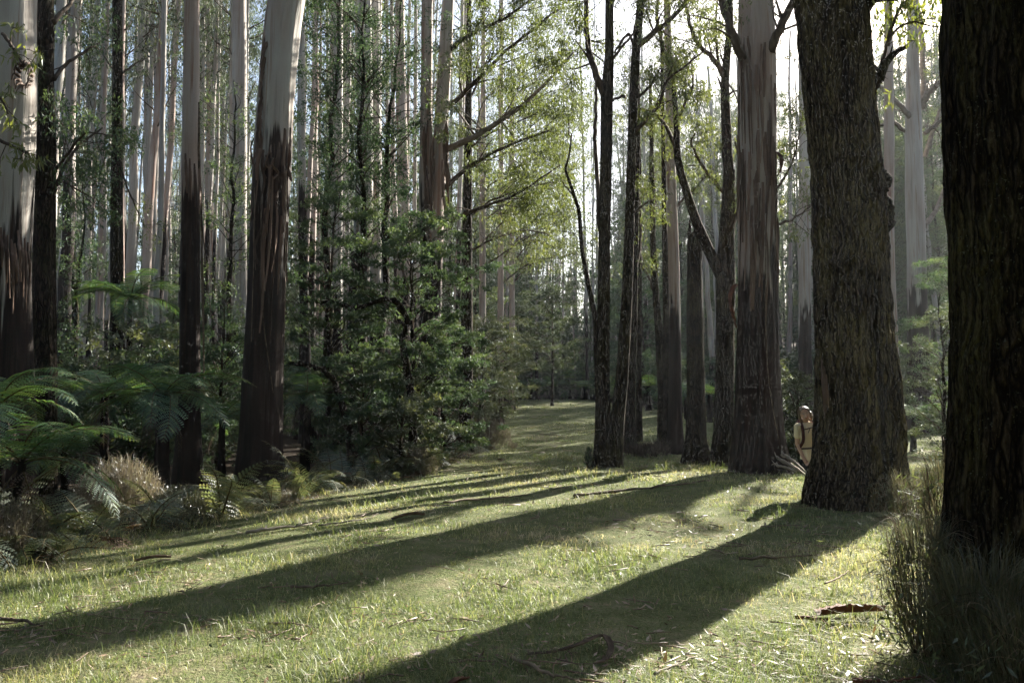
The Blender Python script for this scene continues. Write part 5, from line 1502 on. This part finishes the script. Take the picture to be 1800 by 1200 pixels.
ribbon_thing('bark_slab', 'small red bark flake at the bottom shadow edge', 'bark', [gz(790, 1198, 0.02), gz(805, 1192, 0.03), gz(822, 1184, 0.02)], 0.05, 3, 'redbark', 0.3)
ribbon_thing('bark_slab', 'brown bark strip on the shaded lawn below the leaning gum', 'bark', [gz(690, 912, 0.02), gz(720, 908, 0.05), gz(745, 905, 0.02)], 0.1, 4, 'strip', 0.3)
ribbon_thing('bark_slab', 'red bark piece among the bracken under the dense dark tree', 'bark', [gz(590, 855, 0.2), gz(605, 852, 0.22), gz(616, 850, 0.2)], 0.09, 5, 'redbark', 0.3)
ribbon_thing('bark_slab', 'brown bark flakes in the straw patch by the left lawn edge', 'bark', [gz(236, 985, 0.02), gz(270, 982, 0.04), gz(300, 978, 0.02)], 0.07, 6, 'strip', 0.3)

# small upright weed beside the twin-stemmed tree
mound('shrub', 'thin upright weed left of the twin-stemmed dark tree', 'shrub', xat(1034, 19.4), 19.4, 0.09, 0.55, 160, 0.16, 3201, 'leaf_dark', 0.02)

# ------------------------------------------------------------------ the person peering round the mossy trunk
M['skin'] = flat_mat('skin', (0.62, 0.4, 0.3), (0.7, 0.47, 0.36), 30, 0.5, 0.35, bump=0.05)
M['shirt'] = flat_mat('tan_shirt', (0.86, 0.74, 0.52), (0.92, 0.82, 0.62), 14, 0.85, 0.15, bump=0.4)
M['trousers'] = flat_mat('dark_trousers', (0.012, 0.012, 0.014), (0.022, 0.021, 0.022), 20, 0.85, 0.15)
M['hair'] = leaf_mat('blonde_hair', (0.06, 0.035, 0.018), (0.12, 0.075, 0.038), (0.2, 0.13, 0.07), 0.35, 0.14, 0.35, 3.0, 30.0, (1.0, 0.85, 0.6))
M['strap'] = flat_mat('brown_strap', (0.035, 0.018, 0.012), (0.06, 0.03, 0.02), 20, 0.7, 0.3)
M['maroon'] = flat_mat('maroon_pack', (0.05, 0.012, 0.012), (0.08, 0.018, 0.017), 16, 0.7, 0.3)
M['eye_white'] = flat_mat('eye_white', (0.6, 0.58, 0.55), (0.65, 0.63, 0.6), 10, 0.3, 0.5)
M['eye_dark'] = flat_mat('eye_dark', (0.02, 0.014, 0.01), (0.03, 0.02, 0.015), 10, 0.3, 0.5)
M['lips'] = flat_mat('lips', (0.4, 0.13, 0.11), (0.45, 0.15, 0.13), 10, 0.4, 0.4)
M['boot'] = flat_mat('boot', (0.04, 0.025, 0.015), (0.07, 0.045, 0.03), 10, 0.7, 0.3)

def ball(mb, c, r, k=14, R=None, mat=0):
    th = np.linspace(0, np.pi, k); ph = np.arange(2 * k) / (2 * k) * 2 * np.pi
    TH, PH = np.meshgrid(th, ph, indexing='ij')
    V = np.stack([np.sin(TH) * np.cos(PH), np.sin(TH) * np.sin(PH), np.cos(TH)], -1).reshape(-1, 3) * np.asarray(r, float)
    if R is not None:
        V = V @ R.T
    mb.add(V + np.asarray(c, float), grid_faces(k, 2 * k), mat)
def limb_solid(mb, pts, rad, k=12):
    pts = np.asarray(pts, float)
    for p, r in zip(pts, rad):
        ball(mb, p, (r, r, r), 9)
    for i in range(len(pts) - 1):
        tube(mb, [pts[i], pts[i] * 0.5 + pts[i + 1] * 0.5, pts[i + 1]], [rad[i], (rad[i] + rad[i + 1]) / 2, rad[i + 1]], k)
def fuse(mb, voxel, smooth, name, mat, origin, parent):
    """one continuous skin over overlapping solids"""
    me = mb.mesh(name, M[mat], True, origin)
    tmp = bpy.data.objects.new('tmp', me); COL.objects.link(tmp)
    m = tmp.modifiers.new('r', 'REMESH'); m.mode = 'VOXEL'; m.voxel_size = voxel; m.use_smooth_shade = True
    m2 = tmp.modifiers.new('s', 'SMOOTH'); m2.factor = 0.5; m2.iterations = smooth
    dg = bpy.context.evaluated_depsgraph_get(); dg.update()
    out = bpy.data.meshes.new_from_object(tmp.evaluated_get(dg))
    bpy.data.objects.remove(tmp)
    out.name = name
    if not out.materials:
        out.materials.append(M[mat])
    return link(name, out, parent)

PD = 13.3
def pp(px, py, dy=0.0):
    q = pix(px - 3.0, py, PD); q[1] += dy; return q
feet_x = xat(1429, PD); fg = gh(feet_x, PD)
org = np.array([feet_x, PD, fg])
person = thing('person', 'person in a tan short-sleeved shirt and dark trousers leaning out behind the mossy trunk', 'person', org)
hc = pp(1415.0, 727.5, -0.05)                 # head centre
tilt = math.radians(-14)                        # head leans to the left of the picture
ct, st_ = math.cos(tilt), math.sin(tilt)
yaw = math.radians(-8)
Rt = np.array([[ct, 0, st_], [0, 1, 0], [-st_, 0, ct]]) @ np.array([[math.cos(yaw), -math.sin(yaw), 0], [math.sin(yaw), math.cos(yaw), 0], [0, 0, 1]])
def hl(x, y, z):
    return hc + Rt @ np.array([x, y, z])
neck = pp(1420.0, 745, 0.0); chest = pp(1421.5, 762, 0.02); waist = pp(1424, 784, 0.03); hip = pp(1427, 806, 0.03)
shR = pp(1405.5, 750, 0.0); elR = pp(1405.5, 779, 0.03); wrR = pp(1412.5, 802, -0.05); hdR = pp(1416, 810, -0.08)
shL = pp(1437.5, 747, 0.03); elL = pp(1449, 772, 0.02); wrL = pp(1440, 792, -0.2); hdL = pp(1434, 796, -0.26)
body = MB()
ball(body, hl(0, 0.0, 0.015), (0.073, 0.092, 0.098), 16, Rt)
ball(body, hl(0, -0.018, -0.055), (0.056, 0.068, 0.058), 14, Rt)
ball(body, hl(0, -0.045, -0.088), (0.026, 0.026, 0.022), 10, Rt)       # chin
ball(body, hl(0.034, -0.055, -0.03), (0.026, 0.025, 0.024), 10, Rt); ball(body, hl(-0.034, -0.055, -0.03), (0.026, 0.025, 0.024), 10, Rt)
tube(body, [hl(0, -0.082, 0.022), hl(0, -0.094, 0.0), hl(0, -0.103, -0.02), hl(0, -0.09, -0.03)], [0.009, 0.011, 0.014, 0.012], 8)
for s_ in (-1, 1):
    ball(body, hl(0.076 * s_, 0.005, -0.008), (0.012, 0.02, 0.03), 10, Rt)
limb_solid(body, [hl(0, 0.015, -0.08), (hl(0, 0.015, -0.08) + neck) / 2, neck], [0.05, 0.047, 0.055])
limb_solid(body, [chest, waist, hip], [0.115, 0.105, 0.125])
limb_solid(body, [shR, (shR + shL) / 2, shL], [0.058, 0.075, 0.058])
limb_solid(body, [shR, elR, wrR], [0.05, 0.037, 0.027])
limb_solid(body, [shL, elL, wrL], [0.05, 0.037, 0.027])
hipR = pp(1420, 812, 0.03); hipL = pp(1435, 812, 0.05)
knR = np.array([xat(1422, PD), PD - 0.06, fg + 0.42]); knL = np.array([xat(1440, PD), PD + 0.0, fg + 0.42])
anR = np.array([xat(1423, PD), PD + 0.06, fg + 0.08]); anL = np.array([xat(1443, PD), PD + 0.1, fg + 0.08])
for h_, k_, a_ in ((hipR, knR, anR), (hipL, knL, anL)):
    limb_solid(body, [h_, k_, a_], [0.085, 0.055, 0.038])
def hand(mbx, wr, hd, curl):
    d = unit(hd - wr); side = unit(np.cross(d, np.array([0, 1.0, 0]))); nrm = np.cross(side, d)
    limb_solid(mbx, [wr, wr + d * 0.04, wr + d * 0.08], [0.025, 0.03, 0.031])
    for i, (o_, l_) in enumerate(((-0.026, 0.062), (-0.009, 0.072), (0.009, 0.068), (0.026, 0.052))):
        b0 = wr + d * 0.095 + side * o_
        limb_solid(mbx, [b0 - d * 0.03, b0, b0 + d * l_ * 0.5 - nrm * curl * 0.01, b0 + d * l_ - nrm * curl * 0.03], [0.011, 0.0095, 0.009, 0.0075], 8)
    b0 = wr + d * 0.035 + side * 0.026
    limb_solid(mbx, [b0, b0 + d * 0.03 + side * 0.022, b0 + d * 0.06 + side * 0.026], [0.013, 0.0105, 0.009], 8)
hand(body, wrR, hdR, 0.8); hand(body, wrL, hdL, 0.6)
fuse(body, 0.0062, 2, 'body', 'skin', org, person)
sh = MB()
limb_solid(sh, [pp(1420.5, 749, 0.01), chest, waist, hip], [0.1, 0.138, 0.13, 0.15])
for a_, r_ in ((shR, 0.066), (shL, 0.066)):
    limb_solid(sh, [neck * 0.5 + a_ * 0.5 + np.array([0, 0, -0.03]), a_], [0.07, r_])
limb_solid(sh, [shR, shR * 0.45 + elR * 0.55], [0.066, 0.058]); limb_solid(sh, [shL, shL * 0.45 + elL * 0.55], [0.066, 0.058])
fuse(sh, 0.0085, 3, 'shirt', 'shirt', org, person)
cl = MB()
for s_ in (-1, 1):                             # open collar
    tube(cl, smooth_path([neck + np.array([0.05 * s_, 0.05, 0.03]), neck + np.array([0.062 * s_, -0.02, 0.012]), neck + np.array([0.045 * s_, -0.085, -0.03]), neck + np.array([0.006 * s_, -0.1, -0.085])], 10), [0.014] * 9 + [0.008], 7)
link('collar', cl.mesh('collar', M['shirt'], True, org), person)
tro = MB()
limb_solid(tro, [pp(1426.5, 803, 0.03), hip], [0.125, 0.14])
for h_, k_, a_ in ((hipR, knR, anR), (hipL, knL, anL)):
    limb_solid(tro, [h_, k_, a_ + np.array([0, 0, 0.03])], [0.098, 0.07, 0.055])
fuse(tro, 0.01, 3, 'trousers', 'trousers', org, person)
for a_ in (anR, anL):
    bt = MB(); limb_solid(bt, [a_ + np.array([0, 0.02, 0.04]), a_ + np.array([0, 0.02, -0.03]), a_ + np.array([0, -0.12, -0.045])], [0.05, 0.05, 0.042])
    fuse(bt, 0.009, 2, 'boot', 'boot', org, person)
hr = MB()
ball(hr, hl(0, 0.03, 0.045), (0.09, 0.096, 0.092), 16, Rt)
ball(hr, hl(0.1, 0.05, -0.05), (0.04, 0.04, 0.075), 12, Rt)
rng = RS(9)
for k in range(150):                           # strands from a side parting down both sides of the face, tied behind
    s_ = -1 if k % 2 else 1
    u_ = rng.uniform(0, 1)
    a0 = hl(0.012 + rng.normal() * 0.006, -0.075 + 0.13 * u_, 0.118 - 0.03 * (2 * u_ - 0.8) ** 2)
    a1 = hl(s_ * 0.07, -0.06 + 0.12 * u_ + rng.normal() * 0.008, 0.075 + rng.normal() * 0.008)
    a2 = hl(s_ * 0.088, -0.03 + 0.1 * u_, 0.0 + rng.normal() * 0.012)
    if s_ > 0:
        a3 = hl(s_ * (0.1 + rng.uniform(0, 0.05)), 0.02 + 0.06 * u_, -0.07 + rng.normal() * 0.015); a4 = hl(s_ * (0.13 + rng.uniform(0, 0.05)), 0.02 + rng.uniform(0, 0.05), -0.13 - rng.uniform(0, 0.03))
    else:
        a3 = hl(s_ * (0.084 + rng.normal() * 0.006), -0.02 + 0.08 * u_, -0.06); a4 = hl(s_ * (0.07 + rng.normal() * 0.01), -0.01 + 0.05 * u_, -0.115 - rng.uniform(0, 0.02))
    tube(hr, smooth_path([a0, a1, a2, a3, a4], 12), np.linspace(0.0075, 0.003, 12), 5, 0, rng.uniform())
link('hair', hr.mesh('hair', M['hair'], True, org), person)
for s_ in (-1, 1):
    e = MB(); ball(e, hl(0.03 * s_, -0.078, 0.012), (0.0125, 0.009, 0.0075), 8, Rt); eo = link('eye', e.mesh('eye', M['eye_white'], True, org), person)
    e = MB(); ball(e, hl(0.03 * s_, -0.0855, 0.011), (0.0058, 0.003, 0.0058), 8, Rt); link('iris', e.mesh('iris', M['eye_dark'], True, org), eo)
    e = MB(); tube(e, smooth_path([hl(0.013 * s_, -0.09, 0.028), hl(0.03 * s_, -0.088, 0.035), hl(0.048 * s_, -0.074, 0.028)], 7), [0.0025] * 7, 5); link('eyebrow', e.mesh('eyebrow', M['hair'], True, org), person)
e = MB(); tube(e, smooth_path([hl(-0.026, -0.078, -0.05), hl(-0.012, -0.087, -0.058), hl(0, -0.09, -0.06), hl(0.012, -0.087, -0.058), hl(0.026, -0.078, -0.05)], 11), 0.0045 * np.sin(np.linspace(0.5, 2.64, 11)) + 0.002, 6)
link('mouth', e.mesh('mouth', M['lips'], True, org), person)

pk0 = chest + np.array([0.0, 0.22, 0.0])
pack = thing('backpack', 'maroon backpack with brown straps worn by the person', 'backpack', pk0)
def strap(name, pts, w, mat, th=0.009, n=22):
    path = smooth_path(pts, n); T = unit(np.gradient(path, axis=0))
    out = unit(path - (chest * 0.5 + waist * 0.5) * np.array([1, 1, 0]) - path * np.array([0, 0, 1]))
    S = unit(np.cross(T, out)); U = unit(np.cross(S, T))
    V = np.stack([path - S * w / 2, path + S * w / 2, path + S * w / 2 + U * th, path - S * w / 2 + U * th], 1).reshape(-1, 3)
    m_ = MB(); m_.add(V, grid_faces(n, 4, True)); link(name, m_.mesh(name, M[mat], False, pk0), pack)
pm = MB()
limb_solid(pm, [chest + np.array([0.02, 0.24, 0.08]), waist + np.array([0.02, 0.25, 0.0])], [0.13, 0.14]); limb_solid(pm, [chest + np.array([0.02, 0.26, 0.16]), waist + np.array([0.02, 0.27, -0.06])], [0.1, 0.11])
bag = fuse(pm, 0.012, 3, 'bag', 'maroon', pk0, pack)
strap('shoulder_strap', [shR * 0.6 + neck * 0.4 + np.array([0, 0.12, 0.0]), shR * 0.6 + neck * 0.4 + np.array([0, 0.02, 0.075]), pp(1409.5, 752, -0.11), pp(1410, 764, -0.135), pp(1411, 775, -0.1), pp(1409, 788, 0.02), pp(1412, 795, 0.16)], 0.05, 'maroon')
strap('shoulder_strap', [shL * 0.6 + neck * 0.4 + np.array([0, 0.12, 0.0]), shL * 0.6 + neck * 0.4 + np.array([0, 0.02, 0.075]), pp(1432, 751, -0.1), pp(1434, 764, -0.13), pp(1435, 775, -0.1), pp(1437, 788, 0.02), pp(1435, 795, 0.16)], 0.05, 'strap')
strap('chest_strap', [pp(1409.5, 754.5, -0.13), pp(1415, 753, -0.155), pp(1422, 751, -0.16), pp(1429, 749, -0.145), pp(1433, 748, -0.12)], 0.016, 'strap', 0.012)
strap('hip_belt', [pp(1410.5, 789, 0.12), pp(1411, 788.5, 0.0), pp(1415, 787.5, -0.09), pp(1424, 786.5, -0.125), pp(1434, 786, -0.09), pp(1438, 785.5, 0.02)], 0.026, 'strap', 0.012)
mbs = MB(); tube(mbs, [pp(1420, 752, -0.17), pp(1418.5, 756, -0.175), pp(1417, 760, -0.165)], 0.006, 5); link('strap_end', mbs.mesh('strap_end', M['strap'], True, pk0), pack)

# ------------------------------------------------------------------ the air between the trunks
hz = NT('haze_air')
pv = hz.n('ShaderNodeVolumePrincipled')
pv.inputs['Color'].default_value = (0.86, 0.92, 1.0, 1)
pv.inputs['Density'].default_value = HAZE_DENSITY
pv.inputs['Anisotropy'].default_value = 0.35
hz.l(pv.outputs[0], hz.out.inputs['Volume'])
xs = (float(gx[0]) - 5, float(gx[-1]) + 5); ys = (float(gy[0]) - 5, float(gy[-1]) + 5)
zt = 76.0
V = [[x_, y_, z_] for z_ in (float(GZ.min()) - 1.0, zt) for y_ in ys for x_ in xs]
mb = MB(); mb.add(V, np.array([[0, 2, 3, 1], [4, 5, 7, 6], [0, 1, 5, 4], [2, 6, 7, 3], [0, 4, 6, 2], [1, 3, 7, 5]]))
hzo = link('haze', mb.mesh('haze', hz.m))
hzo['kind'] = 'stuff'
tag(hzo, 'thin blue morning haze hanging between the trunks', 'haze')
